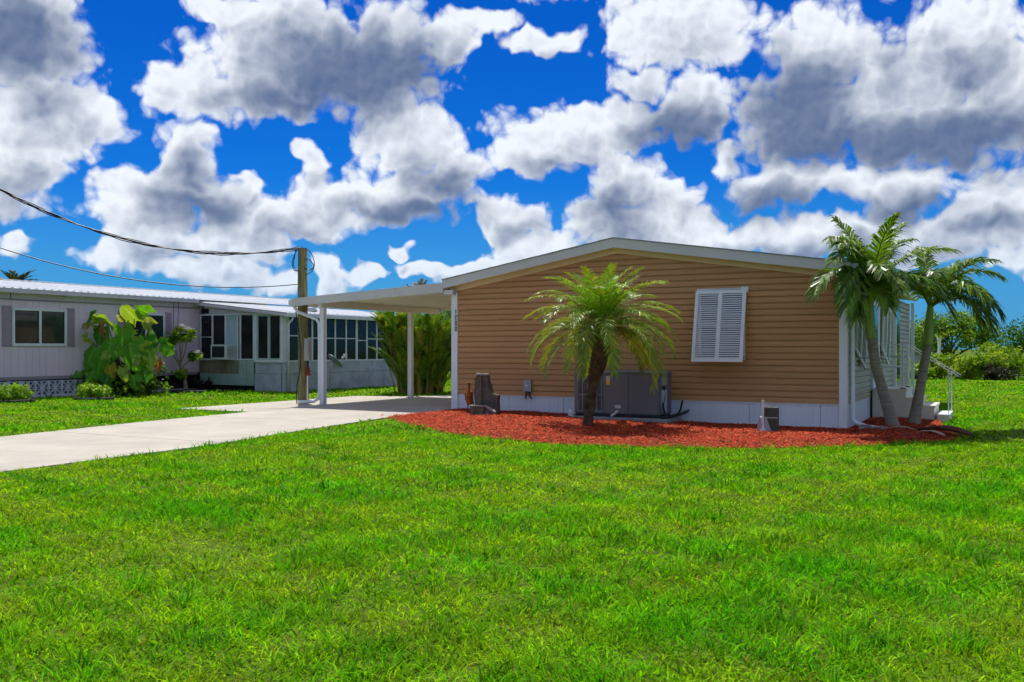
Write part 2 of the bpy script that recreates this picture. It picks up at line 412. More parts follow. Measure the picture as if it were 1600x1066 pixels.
M['cane'] = mat('golden_cane', (0.34, 0.27, 0.075), 0.55, 0.25, 6, 0.1, 20)
M['river'] = mat('grey_tan_stone', (0.26, 0.22, 0.17), 0.85, 0.35, 9, 0.4, 30)
M['greenbox'] = mat('dark_green_box', (0.055, 0.068, 0.045), 0.6, 0.15, 4)
M['galv'] = mat('galvanised_plate', (0.34, 0.37, 0.41), 0.45, 0.12, 5, metal=0.3)
M['pvc'] = mat('white_pvc', (0.72, 0.73, 0.72), 0.4, 0.04)
def wood_mat():
    m, nt, b = nodes('weathered_pole_wood'); N = nt.nodes; Lk = nt.links
    t = N.new('ShaderNodeTexCoord'); mp = N.new('ShaderNodeMapping'); mp.inputs['Scale'].default_value = (9, 9, 0.7)
    Lk.new(t.outputs['Object'], mp.inputs[0])
    n = N.new('ShaderNodeTexNoise'); n.inputs['Scale'].default_value = 2.2; n.inputs['Detail'].default_value = 8; n.inputs['Roughness'].default_value = 0.7
    Lk.new(mp.outputs[0], n.inputs['Vector'])
    r = N.new('ShaderNodeValToRGB')
    e = r.color_ramp.elements
    e[0].position = 0.32; e[0].color = (0.055, 0.05, 0.02, 1); e[1].position = 0.7; e[1].color = (0.33, 0.29, 0.16, 1)
    x = e.new(0.5); x.color = (0.175, 0.155, 0.06, 1)
    Lk.new(n.outputs[0], r.inputs[0]); Lk.new(r.outputs[0], b.inputs['Base Color'])
    b.inputs['Roughness'].default_value = 0.9
    bp = N.new('ShaderNodeBump'); bp.inputs['Strength'].default_value = 0.7; bp.inputs['Distance'].default_value = 0.02
    Lk.new(n.outputs[0], bp.inputs['Height']); Lk.new(bp.outputs[0], b.inputs['Normal'])
    return m
M['polewood'] = wood_mat()
M['grass'] = leafmat('grass_blades', (1, 1, 1), 0.45, 0.8, 0.05, (1.2, 1.12, 0.3))
M['palm'] = leafmat('palm_leaflets', (1, 1, 1), 0.35, 0.38, 0.35, (1.3, 1.15, 0.35))
M['leaf'] = leafmat('broad_leaves', (1, 1, 1), 0.38, 0.45, 0.18, (1.25, 1.15, 0.4))
M['petal'] = mat('white_petals', (0.80, 0.78, 0.74), 0.6, 0.05)
def ground_mat():
    m, nt, b = nodes('lawn_soil'); N = nt.nodes; Lk = nt.links
    t = N.new('ShaderNodeTexCoord')
    n1 = N.new('ShaderNodeTexNoise'); n1.inputs['Scale'].default_value = 0.6; n1.inputs['Detail'].default_value = 8; n1.inputs['Roughness'].default_value = 0.7
    n2 = N.new('ShaderNodeTexNoise'); n2.inputs['Scale'].default_value = 14; n2.inputs['Detail'].default_value = 6
    for n in (n1, n2): Lk.new(t.outputs['Object'], n.inputs['Vector'])
    r = N.new('ShaderNodeValToRGB'); e = r.color_ramp.elements
    e[0].position = 0.3; e[0].color = (0.075, 0.125, 0.010, 1); e[1].position = 0.75; e[1].color = (0.15, 0.25, 0.012, 1)
    Lk.new(n1.outputs[0], r.inputs[0])
    r2 = N.new('ShaderNodeValToRGB'); e = r2.color_ramp.elements
    e[0].position = 0.35; e[0].color = (0.45, 0.45, 0.4, 1); e[1].position = 0.65; e[1].color = (1, 1, 1, 1)
    Lk.new(n2.outputs[0], r2.inputs[0])
    mu = N.new('ShaderNodeMix'); mu.data_type = 'RGBA'; mu.blend_type = 'MULTIPLY'; mu.inputs[0].default_value = 1
    Lk.new(r.outputs[0], mu.inputs[6]); Lk.new(r2.outputs[0], mu.inputs[7])
    Lk.new(mu.outputs[2], b.inputs['Base Color']); b.inputs['Roughness'].default_value = 0.95; b.inputs['Specular IOR Level'].default_value = 0.1
    bp = N.new('ShaderNodeBump'); bp.inputs['Strength'].default_value = 0.5; bp.inputs['Distance'].default_value = 0.05
    Lk.new(n2.outputs[0], bp.inputs['Height']); Lk.new(bp.outputs[0], b.inputs['Normal'])
    return m
M['ground'] = ground_mat()
M['mulch_base'] = mat('red_mulch_bed', (0.20, 0.035, 0.016), 0.95, 0.5, 10, 0.6, 30, 0.1, c2=(0.30, 0.06, 0.025))
M['chip'] = mat('red_mulch_chips', (0.52, 0.062, 0.026), 0.9, 0.15, 9, 0.0, 1, 0.15, attr=True)

# ------------------------------------------------------------------ ground, driveway, mulch bed
xs = np.concatenate([[-900, -300, -120, -60], np.arange(-40, 40.01, 1.0), [60, 120, 300, 900]])
ys = np.concatenate([[-300, -60, -20], np.arange(-10, 70.01, 2.0), [100, 160, 300, 700, 2000]])
gx, gy = np.meshgrid(xs, ys)
gv = np.stack([gx.ravel(), gy.ravel(), gzv(gx.ravel())], 1)
nx = len(xs)
idx = np.array([[j * nx + i, j * nx + i + 1, (j + 1) * nx + i + 1, (j + 1) * nx + i] for j in range(len(ys) - 1) for i in range(nx - 1)])
g = link(np_mesh('ground', gv, idx, 4), 'ground', M['ground'])
tag(g, kind='structure')

drive_poly = [(1.45, -15.0), (1.12, -10.9), (1.0, -8.2), (0.55, -5.6), (0.24, -3.6), (0.04, -2.3), (0.0, -0.02), (-0.02, 0.0), (-0.02, 5.9), (-3.2, 5.7), (-4.4, 4.1), (-5.55, 3.75), (-5.6, -2.55), (-3.44, -2.55), (-3.2, -5.5), (-2.7, -8.6), (-2.5, -15.0)]
drv = thing('driveway', 'pale concrete driveway and parking pad', 'driveway', lot(0, 0, 0), TH)
del drv['category']; drv['kind'] = 'structure'
def slab(poly):
    mb = MB(); mb.prism(poly, 2, -0.15, 0.022)
    o = mb.build('slab', M['concrete'], drv, bevel=0.006)
# slabs split at the joints seen in the photograph
j = 0.02
slab([(1.45, -15.0), (1.12, -10.9), (-2.62, -10.9), (-2.5, -15.0)])
slab([(1.12, -10.9 + j), (1.0, -8.2), (0.92, -7.55), (-2.86, -7.55), (-2.7, -8.6), (-2.62, -10.9 + j)])
slab([(0.92, -7.55 + j), (0.55, -5.6), (0.28, -3.9), (-3.33, -3.9), (-3.2, -5.5), (-2.86, -7.55 + j)])
slab([(0.28, -3.9 + j), (0.24, -3.6), (0.04, -2.3), (0.0, -0.03), (-3.44, -0.03), (-3.44, -2.55), (-3.33, -3.9 + j)])
slab([(-3.44 - j, -0.03), (-5.58, -0.03), (-5.6, -2.55), (-3.44 - j, -2.55)])
slab([(-0.02, -0.03 + j), (-0.02, 5.9), (-3.2, 5.7), (-4.4, 4.1), (-5.55, 3.75), (-5.58, -0.03 + j)])

mulch_pts = [(-2.35,18.13),(-1.67,16.18),(-1.02,14.83),(-0.38,13.91),(0.28,13.43),(0.9,13.1),(1.8,13.05),(2.73,13.18),(3.69,13.36),(4.71,13.65),(5.57,13.92),(6.27,14.21),(6.8,14.5),(7.22,15.13),(7.75,16.3),(8.0,17.2),(8.45,18.2),(8.2,18.6)]
p_ = lot(8.05, 3.3); mulch_pts.append((p_.x, p_.y))
p_ = lot(8.1, 0.05); mulch_pts.append((p_.x, p_.y))
p_ = lot(0.02, 0.05); mulch_pts.append((p_.x, p_.y))
mulch_poly = np.array(mulch_pts)
def inpoly(px, py, poly):
    poly = np.asarray(poly); r = np.zeros(px.shape, bool); n = len(poly); jx = n - 1
    for i in range(n):
        xi, yi = poly[i]; xj, yj = poly[jx]
        c = ((yi > py) != (yj > py)) & (px < (xj - xi) * (py - yi) / (yj - yi + 1e-12) + xi)
        r ^= c; jx = i
    return r
def polydist(px, py, poly):
    poly = np.asarray(poly); best = np.full(px.shape, 1e9)
    for i in range(len(poly)):
        a = poly[i - 1]; b = poly[i]; d = b - a
        t = np.clip(((px - a[0]) * d[0] + (py - a[1]) * d[1]) / (d @ d), 0, 1)
        best = np.minimum(best, np.hypot(px - a[0] - t * d[0], py - a[1] - t * d[1]))
    return best
def lump(x, y):
    return 0.5 * np.sin(2.3 * x + 1.3 * y) * np.sin(1.7 * y - 0.8 * x + 1) + 0.3 * np.sin(5.1 * x - 2 * y) + 0.2 * np.sin(7.7 * y + 3 * x)
def mulch_h(x, y):
    d = polydist(x, y, mulch_poly)
    return gzv(x) + 0.012 + 0.055 * np.clip(d / 0.45, 0, 1) + 0.022 * lump(x, y) * np.clip(d / 0.5, 0, 1)
bmx, bmy = np.meshgrid(np.arange(-2.5, 8.7, 0.1), np.arange(12.9, 20.5, 0.1))
ins = inpoly(bmx, bmy, mulch_poly)
hh = mulch_h(bmx, bmy)
vid = {}; mv = []; mf = []
H_, W_ = bmx.shape
def vi(j, i):
    k = (j, i)
    if k not in vid:
        vid[k] = len(mv); mv.append((bmx[j, i], bmy[j, i], hh[j, i] if ins[j, i] else gz(bmx[j, i]) - 0.02))
    return vid[k]
for jj in range(H_ - 1):
    for ii in range(W_ - 1):
        if ins[jj:jj + 2, ii:ii + 2].any():
            mf.append((vi(jj, ii), vi(jj, ii + 1), vi(jj + 1, ii + 1), vi(jj + 1, ii)))
mb = MB(); mb.add(mv, mf)
o = mb.build('mulch_bed', M['mulch_base'], smooth=True); tag(o, kind='structure')
# wood chips
n = 60000
cx = rng.uniform(-2.5, 8.6, n); cy = rng.uniform(12.9, 20.4, n)
k = inpoly(cx, cy, mulch_poly); cx = cx[k]; cy = cy[k]; n = len(cx)
cz = mulch_h(cx, cy) + rng.uniform(0.0, 0.022, n)
ex = rng.uniform(-2.7, 8.8, 90000); ey = rng.uniform(12.6, 19.0, 90000)
es_, et_ = 0.879 * (ex + 1.294) - 0.477 * (ey - 20.17), 0.477 * (ex + 1.294) + 0.879 * (ey - 20.17)
kk = (~inpoly(ex, ey, mulch_poly)) & (rng.exponential(0.07, 90000) > polydist(ex, ey, mulch_poly)) & ~((es_ > 0) & (et_ > 0)) & (rng.random(90000) < 0.5)
cx = np.concatenate([cx, ex[kk]]); cy = np.concatenate([cy, ey[kk]]); cz = np.concatenate([cz, gzv(ex[kk]) + 0.03]); n = len(cx)
ln = rng.uniform(0.025, 0.085, n) / 2; wd = rng.uniform(0.007, 0.02, n) / 2; th = rng.uniform(0.003, 0.007, n)
yaw = rng.uniform(0, 2 * np.pi, n); pit = rng.normal(0, 0.38, n)
ax = np.stack([np.cos(yaw) * np.cos(pit), np.sin(yaw) * np.cos(pit), np.sin(pit)], 1)
bx = np.stack([-np.sin(yaw), np.cos(yaw), rng.normal(0, 0.35, n)], 1)
nz_ = np.cross(ax, bx)
c0 = np.stack([cx, cy, cz], 1)
cor = [(-1, -0.6, 0), (0.9, -1, 0), (1, 0.7, 0), (-0.8, 1, 0), (-0.1, 0.0, 1)]
vv = np.stack([c0 + ax * (ln * a)[:, None] + bx * (wd * b)[:, None] + nz_ * (th * 1.6 * cc)[:, None] for a, b, cc in cor], 1).reshape(-1, 3)
base = np.arange(n)[:, None] * 5
ff = np.concatenate([base + np.array([[0, 1, 4]]), base + np.array([[1, 2, 4]]), base + np.array([[2, 3, 4]]), base + np.array([[3, 0, 4]])])
val = rng.uniform(0.45, 1.15, n) ** 1.0
hue = rng.uniform(0, 1, n)
cols = np.stack([val, val * (0.75 + 0.9 * hue), val * (0.75 + 0.9 * hue ** 2)], 1)
pale = rng.random(n) < 0.03
cols[pale] = np.array([1.2, 3.2, 4.5]) * rng.uniform(0.5, 0.9, (pale.sum(), 1))
o = link(np_mesh('mulch', vv, ff, 3, np.repeat(cols, 5, 0)), 'mulch', M['chip'])
tag(o, 'loose red wood chip mulch in front of the tan house', 'mulch', kind='stuff')

# ------------------------------------------------------------------ grass
def lotv(x, y):
    dx = x + 1.294; dy = y - 20.17
    return 0.879 * dx - 0.477 * dy, 0.477 * dx + 0.879 * dy
def blocked(x, y):
    s, t = lotv(x, y)
    r = inpoly(s, t, drive_poly)
    r |= inpoly(x, y, mulch_poly) & (polydist(x, y, mulch_poly) > 0.03)
    r |= (s > -0.05) & (s < 8.2) & (t > 0) & (t < 11.3)
    r |= (s > 8.1) & (s < 9.6) & (t > 2.95) & (t < 4.35)
    r |= (s < -12.8) & (s > -20) & (t > -9) & (t < 13)
    r |= (s < -9.1) & (s > -13) & (t > 4.8) & (t < 13)
    return r
def patch(x, y, f, ph):
    return (np.sin(f * x + ph) * np.cos(f * 1.1 * y + 1.7 * ph) + 0.6 * np.sin(f * 2.3 * x - f * 1.9 * y + ph * 3) + 0.5 * np.cos(f * 3.7 * y + f * 2.9 * x + ph) + 0.35 * np.sin(f * 7.1 * x + 5.3 * f * y)) / 1.6
def blades(d0, d1, dens, wid, hgt, latk, seed, tuft=0.5):
    g_ = np.random.default_rng(seed)
    area = latk * (d1 * d1 - d0 * d0)
    n = int(area * dens)
    y = np.sqrt(g_.uniform(d0 * d0, d1 * d1, n)); x = g_.uniform(-1, 1, n) * latk * y
    # gather a share of the blades into small tufts
    nt_ = max(1, n // 26)
    ty = np.sqrt(g_.uniform(d0 * d0, d1 * d1, nt_)); tx = g_.uniform(-1, 1, nt_) * latk * ty
    who = g_.integers(0, nt_, n); sel = g_.random(n) < tuft
    spread = 0.03 + 0.007 * ty[who]
    x = np.where(sel, tx[who] + g_.normal(0, 1, n) * spread, x)
    y = np.where(sel, ty[who] + g_.normal(0, 1, n) * spread, y)
    k = ~blocked(x, y); x = x[k]; y = y[k]; sel = sel[k]; who = who[k]; n = len(x)
    pt = patch(x, y, 0.9, 0.4); pt2 = patch(x, y, 2.6, 2.1)
    tuftrand = g_.random(nt_)[who]
    h = 0.8 * hgt * g_.uniform(0.5, 1.25, n) * (1 + 0.35 * pt) * np.where(sel, 1.0 + 0.75 * tuftrand ** 2, 0.8)
    w = wid * g_.uniform(0.6, 1.3, n)
    a = g_.uniform(0, 2 * np.pi, n)
    lean = g_.uniform(0.4, 2.0, n) * h
    a2 = a + g_.normal(0, 0.9, n)
    dx = np.cos(a2) * lean; dy = np.sin(a2) * lean
    wx = -np.sin(a) * w / 2; wy = np.cos(a) * w / 2
    z0 = gzv(x) - 0.01
    P = np.empty((n, 5, 3))
    P[:, 0] = np.stack([x - wx, y - wy, z0], 1)
    P[:, 1] = np.stack([x + wx, y + wy, z0], 1)
    m_ = 0.55
    P[:, 2] = np.stack([x + dx * 0.38 - wx * 0.85, y + dy * 0.38 - wy * 0.85, z0 + h * 0.62], 1)
    P[:, 3] = np.stack([x + dx * 0.38 + wx * 0.85, y + dy * 0.38 + wy * 0.85, z0 + h * 0.62], 1)
    P[:, 4] = np.stack([x + dx, y + dy, z0 + h * g_.uniform(0.7, 1.0, n)], 1)
    b = np.arange(n)[:, None] * 5
    F = np.concatenate([b + np.array([[0, 1, 3]]), b + np.array([[0, 3, 2]]), b + np.array([[2, 3, 4]])])
    # colour: mid green, yellow-green patches, deep green tufts, a few straw blades
    mixv = np.clip(0.45 + 0.42 * pt + 0.36 * pt2 + g_.normal(0, 0.2, n), 0, 1)[:, None]
    c = np.array([[0.43, 0.70, 0.008]]) * (1 - mixv) + np.array([[0.15, 0.60, 0.005]]) * mixv
    dark = (sel & (tuftrand > 0.70))[:, None]
    c = np.where(dark, c * np.array([[0.45, 0.60, 1.0]]), c)
    c = c * (g_.uniform(0.42, 1.2, n) * np.clip(0.95 + 0.22 * patch(x, y, 5.1, 0.9), 0.6, 1.25))[:, None]
    straw = g_.random(n) < 0.010 + 0.025 * np.clip(-pt2, 0, 1)
    c[straw] = np.array([0.34, 0.27, 0.07]) * g_.uniform(0.6, 1.1, (straw.sum(), 1))
    return P.reshape(-1, 3), F, np.repeat(c, 5, 0)
def tufts(d0, d1, per, wid, hgt, latk, seed, nb=42):
    g_ = np.random.default_rng(seed)
    m = int(latk * (d1 * d1 - d0 * d0) * per)
    ty = np.sqrt(g_.uniform(d0 * d0, d1 * d1, m)); tx = g_.uniform(-1, 1, m) * latk * ty
    k = patch(tx, ty, 0.55, 1.1) + g_.normal(0, 0.5, m) > -0.1
    tx = tx[k]; ty = ty[k]; m = len(tx)
    rad = g_.uniform(0.03, 0.11, m); who = np.repeat(np.arange(m), nb); n = m * nb
    a = g_.uniform(0, 2 * np.pi, n); r = rad[who] * np.sqrt(g_.random(n))
    x = tx[who] + np.cos(a) * r; y = ty[who] + np.sin(a) * r
    k = ~blocked(x, y); x = x[k]; y = y[k]; a = a[k]; who = who[k]; n = len(x)
    hs_ = (hgt * g_.uniform(0.7, 1.5, m))[who]; h = hs_ * g_.uniform(0.5, 1.15, n)
    a = a + g_.normal(0, 0.5, n); lean = h * g_.uniform(0.2, 1.2, n); dx = np.cos(a) * lean; dy = np.sin(a) * lean
    w = wid * g_.uniform(0.6, 1.3, n); wa = a + np.pi / 2 + g_.normal(0, 0.6, n); wx = np.cos(wa) * w / 2; wy = np.sin(wa) * w / 2
    z0 = gzv(x) - 0.01
    P = np.empty((n, 5, 3))
    P[:, 0] = np.stack([x - wx, y - wy, z0], 1); P[:, 1] = np.stack([x + wx, y + wy, z0], 1)
    P[:, 2] = np.stack([x + dx * 0.35 - wx * 0.85, y + dy * 0.35 - wy * 0.85, z0 + h * 0.65], 1)
    P[:, 3] = np.stack([x + dx * 0.35 + wx * 0.85, y + dy * 0.35 + wy * 0.85, z0 + h * 0.65], 1)
    P[:, 4] = np.stack([x + dx, y + dy, z0 + h * g_.uniform(0.7, 1.0, n)], 1)
    b = np.arange(n)[:, None] * 5
    F = np.concatenate([b + np.array([[0, 1, 3]]), b + np.array([[0, 3, 2]]), b + np.array([[2, 3, 4]])])
    kinds = np.array([[0.12, 0.42, 0.010], [0.20, 0.55, 0.012], [0.08, 0.30, 0.016], [0.30, 0.58, 0.03], [0.16, 0.48, 0.010]])
    c = kinds[g_.integers(0, len(kinds), m)][who] * g_.uniform(0.55, 1.2, (n, 1))
    return P.reshape(-1, 3), F, np.repeat(c, 5, 0)
parts = [tufts(2.6, 7, 7, 0.008, 0.085, 0.86, 21), tufts(7, 14.5, 3.2, 0.012, 0.085, 0.82, 22, 30), tufts(14.5, 30, 0.5, 0.025, 0.09, 0.64, 23, 16),
         blades(2.6, 5.2, 3300, 0.0085, 0.062, 0.86, 1, 0.55), blades(5.2, 8.5, 2200, 0.0105, 0.064, 0.84, 2, 0.55),
         blades(8.5, 14.5, 1150, 0.014, 0.064, 0.80, 3), blades(14.5, 25, 340, 0.024, 0.064, 0.74, 4), blades(25, 46, 90, 0.046, 0.075, 0.70, 5)]
off = 0; Vs = []; Fs = []; Cs = []
for a_, f_, c_ in parts:
    Vs.append(a_); Fs.append(f_ + off); Cs.append(c_); off += len(a_)
o = link(np_mesh('grass', np.concatenate(Vs), np.concatenate(Fs), 3, np.concatenate(Cs)), 'grass', M['grass'])
tag(o, 'bright green lawn grass covering the yard around both houses', 'grass', kind='stuff')

# ------------------------------------------------------------------ tan house
H = thing('tan_house', 'tan clapboard house with low gable, white corner trim and pale skirting', 'house', lot(0, 0, 0), TH)
WD = 8.14; RS = 3.85; LEN = 11.0
ZS = 0.368; COURSE = 0.1143
def rake(s):                                # underside line of the gable trim
    return 2.57 + (3.23 - 2.57) * s / RS if s < RS else 3.23 - (3.23 - 2.58) * (s - RS) / (WD - RS)
def sl_left(z): return 0.155 if z <= rake(0.155) else min(RS, (z - 2.57) / ((3.23 - 2.57) / RS))
def sl_right(z): return WD - 0.105 if z <= rake(WD - 0.105) else max(RS, RS + (3.23 - z) / ((3.23 - 2.58) / (WD - RS)))
mb = MB()
mb.prism([(0.02, ZS), (WD - 0.02, ZS), (WD - 0.02, 2.6), (RS, 3.28), (0.02, 2.6)], 1, 0.003, LEN)
mb.build('wall', M['siding'], H)
i = 0
while True:
    z0 = ZS + i * COURSE; z1 = z0 + COURSE
    if z0 > 3.215: break
    z1c = min(z1 - 0.011, 3.229)
    l0, l1, r0, r1 = sl_left(z0), sl_left(z1c), sl_right(z0), sl_right(z1c)
    zm = z0 + (z1c - z0) * 0.72
    lm, rm = sl_left(zm), sl_right(zm)
    mb = MB()
    # dutch-lap profile: butt edge, flat face, cove at the top
    prof = [(0.0, z0, l0, r0), (-0.030, z0, l0, r0), (-0.024, zm, lm, rm), (-0.007, z1c, l1, r1), (0.0, z1c, l1, r1)]
    vs = [(l, y, z) for y, z, l, r in prof] + [(r, y, z) for y, z, l, r in prof]
    n_ = len(prof)
    fs = [tuple(range(n_ - 1, -1, -1)), tuple(range(n_, 2 * n_))] + [(q, (q + 1) % n_, (q + 1) % n_ + n_, q + n_) for q in range(n_)]
    mb.add(vs, fs); mb.build('siding_board', M['siding'], H)
    i += 1
nb = int((2.60 - ZS) / COURSE)
mb = MB()
z0 = 0; prof = [(0.0, 0.0), (0.030, 0.0), (0.024, COURSE * 0.72), (0.007, COURSE - 0.011), (0.0, COURSE - 0.011)]
vs = [(x, 0.10, z) for x, z in prof] + [(x, LEN - 0.1, z) for x, z in prof]
n_ = 5
mb.add(vs, [tuple(range(n_)), tuple(range(2 * n_ - 1, n_ - 1, -1))] + [(q + n_, (q + 1) % n_ + n_, (q + 1) % n_, q) for q in range(n_)])
me_side = None
for q in range(nb):
    if me_side is None:
        o = mb.build('siding_board', M['siding_side_sheen'], H); me_side = o.data
    else:
        o = link(me_side, 'siding_board', None, H)
    o.location = (WD, 0, ZS + q * COURSE)
# corner trims
MB().box(0.0, 0.155, -0.05, 0.10, -0.02, 2.57).build('corner_trim', M['white'], H, bevel=0.006)
MB().box(WD - 0.105, WD + 0.03, -0.05, 0.105, -0.12, 2.60).build('corner_trim', M['white'], H, bevel=0.006)
MB().box(WD - 0.105, WD + 0.03, LEN - 0.1, LEN + 0.03, -0.12, 2.60).build('corner_trim', M['white'], H, bevel=0.006)
# skirting panels with vertical ribs
def skirt_panel(length, z1, z0):
    mb = MB(); pts = [(0.0, 0.0)]
    x = 0.0
    while x < length - 0.001:
        e = min(x + 0.105, length)
        pts += [(x + 0.004, -0.006), (e - 0.012, -0.006), (e - 0.008, 0.0)]
        x = e
    pts += [(length, 0.0), (length, 0.02), (0, 0.02)]
    mb.prism(pts, 2, z0, z1)
    return mb
x = 0.155
while x < WD - 0.11:
    ln_ = min(1.26, WD - 0.105 - x)
    o = skirt_panel(ln_ - 0.006, ZS - 0.002, -0.13).build('skirting_panel', M['skirt'], H)
    o.location = (x, -0.004, 0); x += 1.26
y = 0.105
while y < LEN - 0.2:
    ln_ = min(1.26, LEN - 0.1 - y)
    o = skirt_panel(ln_ - 0.006, ZS - 0.002, -0.13).build('skirting_panel', M['skirt'], H)
    o.location = (WD + 0.004, y, 0); o.rotation_euler = (0, 0, R(90)); y += 1.26
MB().box(0.157, WD - 0.107, -0.028, 0.0, ZS - 0.018, ZS - 0.001).build('skirting_rail', M['skirt'], H)
# gable trim
def rake_board(s0, s1, zoff0, zoff1, t0, t1):
    pts = [(s0, rake(s0) + zoff0), (s1, rake(s1) + zoff0), (s1, rake(s1) + zoff1), (s0, rake(s0) + zoff1)]
    return MB().prism(pts, 1, t0, t1)
rake_board(0.0, RS, 0.0, 0.13, -0.055, 0.01).build('frieze_board', M['cream'], H)
rake_board(RS, WD, 0.0, 0.13, -0.055, 0.01).build('frieze_board', M['cream'], H)
slL = (3.23 - 2.57) / RS; slR = (3.23 - 2.58) / (WD - RS)
def fas(s, z):                           # roof edge lines continue past the walls
    return (3.23 - slL * (RS - s) if s < RS else 3.23 - slR * (s - RS)) + z
SL0, SR1 = -0.12, WD + 0.12
for a, b in ((SL0, RS), (RS, SR1)):
    MB().prism([(a, fas(a, 0.10)), (b, fas(b, 0.10)), (b, fas(b, 0.285)), (a, fas(a, 0.285))], 1, -0.225, -0.20).build('fascia', M['fascia'], H, bevel=0.004)
MB().prism([(SL0, fas(SL0, 0.13)), (RS, fas(RS, 0.13)), (SR1, fas(SR1, 0.13)), (SR1, fas(SR1, 0.16)), (RS, fas(RS, 0.16)), (SL0, fas(SL0, 0.16))], 1, -0.199, LEN + 0.2).build('soffit', M['white'], H)
rf = MB().prism([(SL0 - 0.02, fas(SL0, 0.165)), (RS, fas(RS, 0.165)), (SR1 + 0.02, fas(SR1, 0.165)), (SR1 + 0.02, fas(SR1, 0.30)), (RS, fas(RS, 0.305)), (SL0 - 0.02, fas(SL0, 0.30))], 1, -0.199, LEN + 0.22).build('roof', M['shingle'], H)
# drip edge with a slightly uneven shingle line
mbd = MB()
for a, b in ((SL0 - 0.02, RS), (RS, SR1 + 0.02)):
    n_ = 24
    for q in range(n_):
        s0 = a + (b - a) * q / n_; s1 = a + (b - a) * (q + 1) / n_ - 0.004
        dz = 0.004 * random.random()
        mbd.prism([(s0, fas(s0, 0.287)), (s1, fas(s1, 0.287)), (s1, fas(s1, 0.300) + dz), (s0, fas(s0, 0.300) + dz)], 1, -0.245, -0.19)
mbd.build('shingle_edge', M['shingle'], rf)
mbp = MB(); mbp.tube([(0.62, 4.2, 2.8), (0.62, 4.2, 3.45)], 0.035, 10); mbp.tube([(0.62, 4.2, 3.40), (0.62, 4.2, 3.47)], 0.055, 10)
mbp.build('vent_pipe', M['metal'], rf, smooth=False)
mbp = MB(); mbp.tube([(1.55, 1.0, 2.9), (1.55, 1.0, 3.19)], 0.045, 10); mbp.build('vent_pipe', M['metal'], rf)
# eave return at the left end
MB().box(-0.10, 0.13, -0.20, 0.0, 2.515, 2.615).build('eave_return', M['fascia'], H, bevel=0.004)
# right eave gutter and downspout
MB().prism([(WD + 0.121, fas(SR1, 0.12)), (WD + 0.125, fas(SR1, 0.26)), (WD + 0.24, fas(SR1, 0.27)), (WD + 0.23, fas(SR1, 0.17)), (WD + 0.19, fas(SR1, 0.12))], 1, -0.2, LEN + 0.2).build('gutter', M['white'], H)
mbp = MB(); mbp.tube([(WD + 0.18, 0.2, 2.64), (WD + 0.17, 0.2, 2.56), (WD + 0.10, 0.2, 2.46), (WD + 0.085, 0.2, 2.36), (WD + 0.085, 0.2, 0.12), (WD + 0.12, 0.20, 0.05), (WD + 0.33, 0.16, -0.02), (WD + 0.62, 0.12, -0.045)], 0.042, 8)
mbp.build('downspout', M['white'], H, smooth=True)
# house number
def numeral(ch, zc):
    seg = {'1': ['v'], '2': ['t', 'ur', 'm', 'll', 'b'], '8': ['t', 'ur', 'm', 'll', 'b', 'ul', 'lr']}[ch]
    w, h, q = 0.052, 0.098, 0.017
    mb = MB()
    x0, x1 = 0.118 - w / 2, 0.118 + w / 2; za, zb = zc - h / 2, zc + h / 2
    B = {'t': (x0, x1, zb - q, zb), 'm': (x0 + q, x1 - q, zc - q / 2, zc + q / 2), 'b': (x0, x1, za, za + q),
         'ul': (x0, x0 + q, zc + q/2, zb - q), 'ur': (x1 - q, x1, zc + q/2, zb - q), 'll': (x0, x0 + q, za + q, zc - q/2), 'lr': (x1 - q, x1, za + q, zc - q/2),
         'v': (0.118 - q * 0.6, 0.118 + q * 0.6, za, zb)}
    for s_ in seg:
        a, b, c, d = B[s_]; mb.box(a, b, -0.057, -0.0505, c, d)
    if ch == '2':
        mb.box(x0, x0 + q, -0.057, -0.0505, zb - 2 * q, zb - q - 0.0005)
    return mb
for ch, zc in zip('1288', (2.155, 2.03, 1.905, 1.78)):
    numeral(ch, zc).build('house_number', M['numeral'], H)
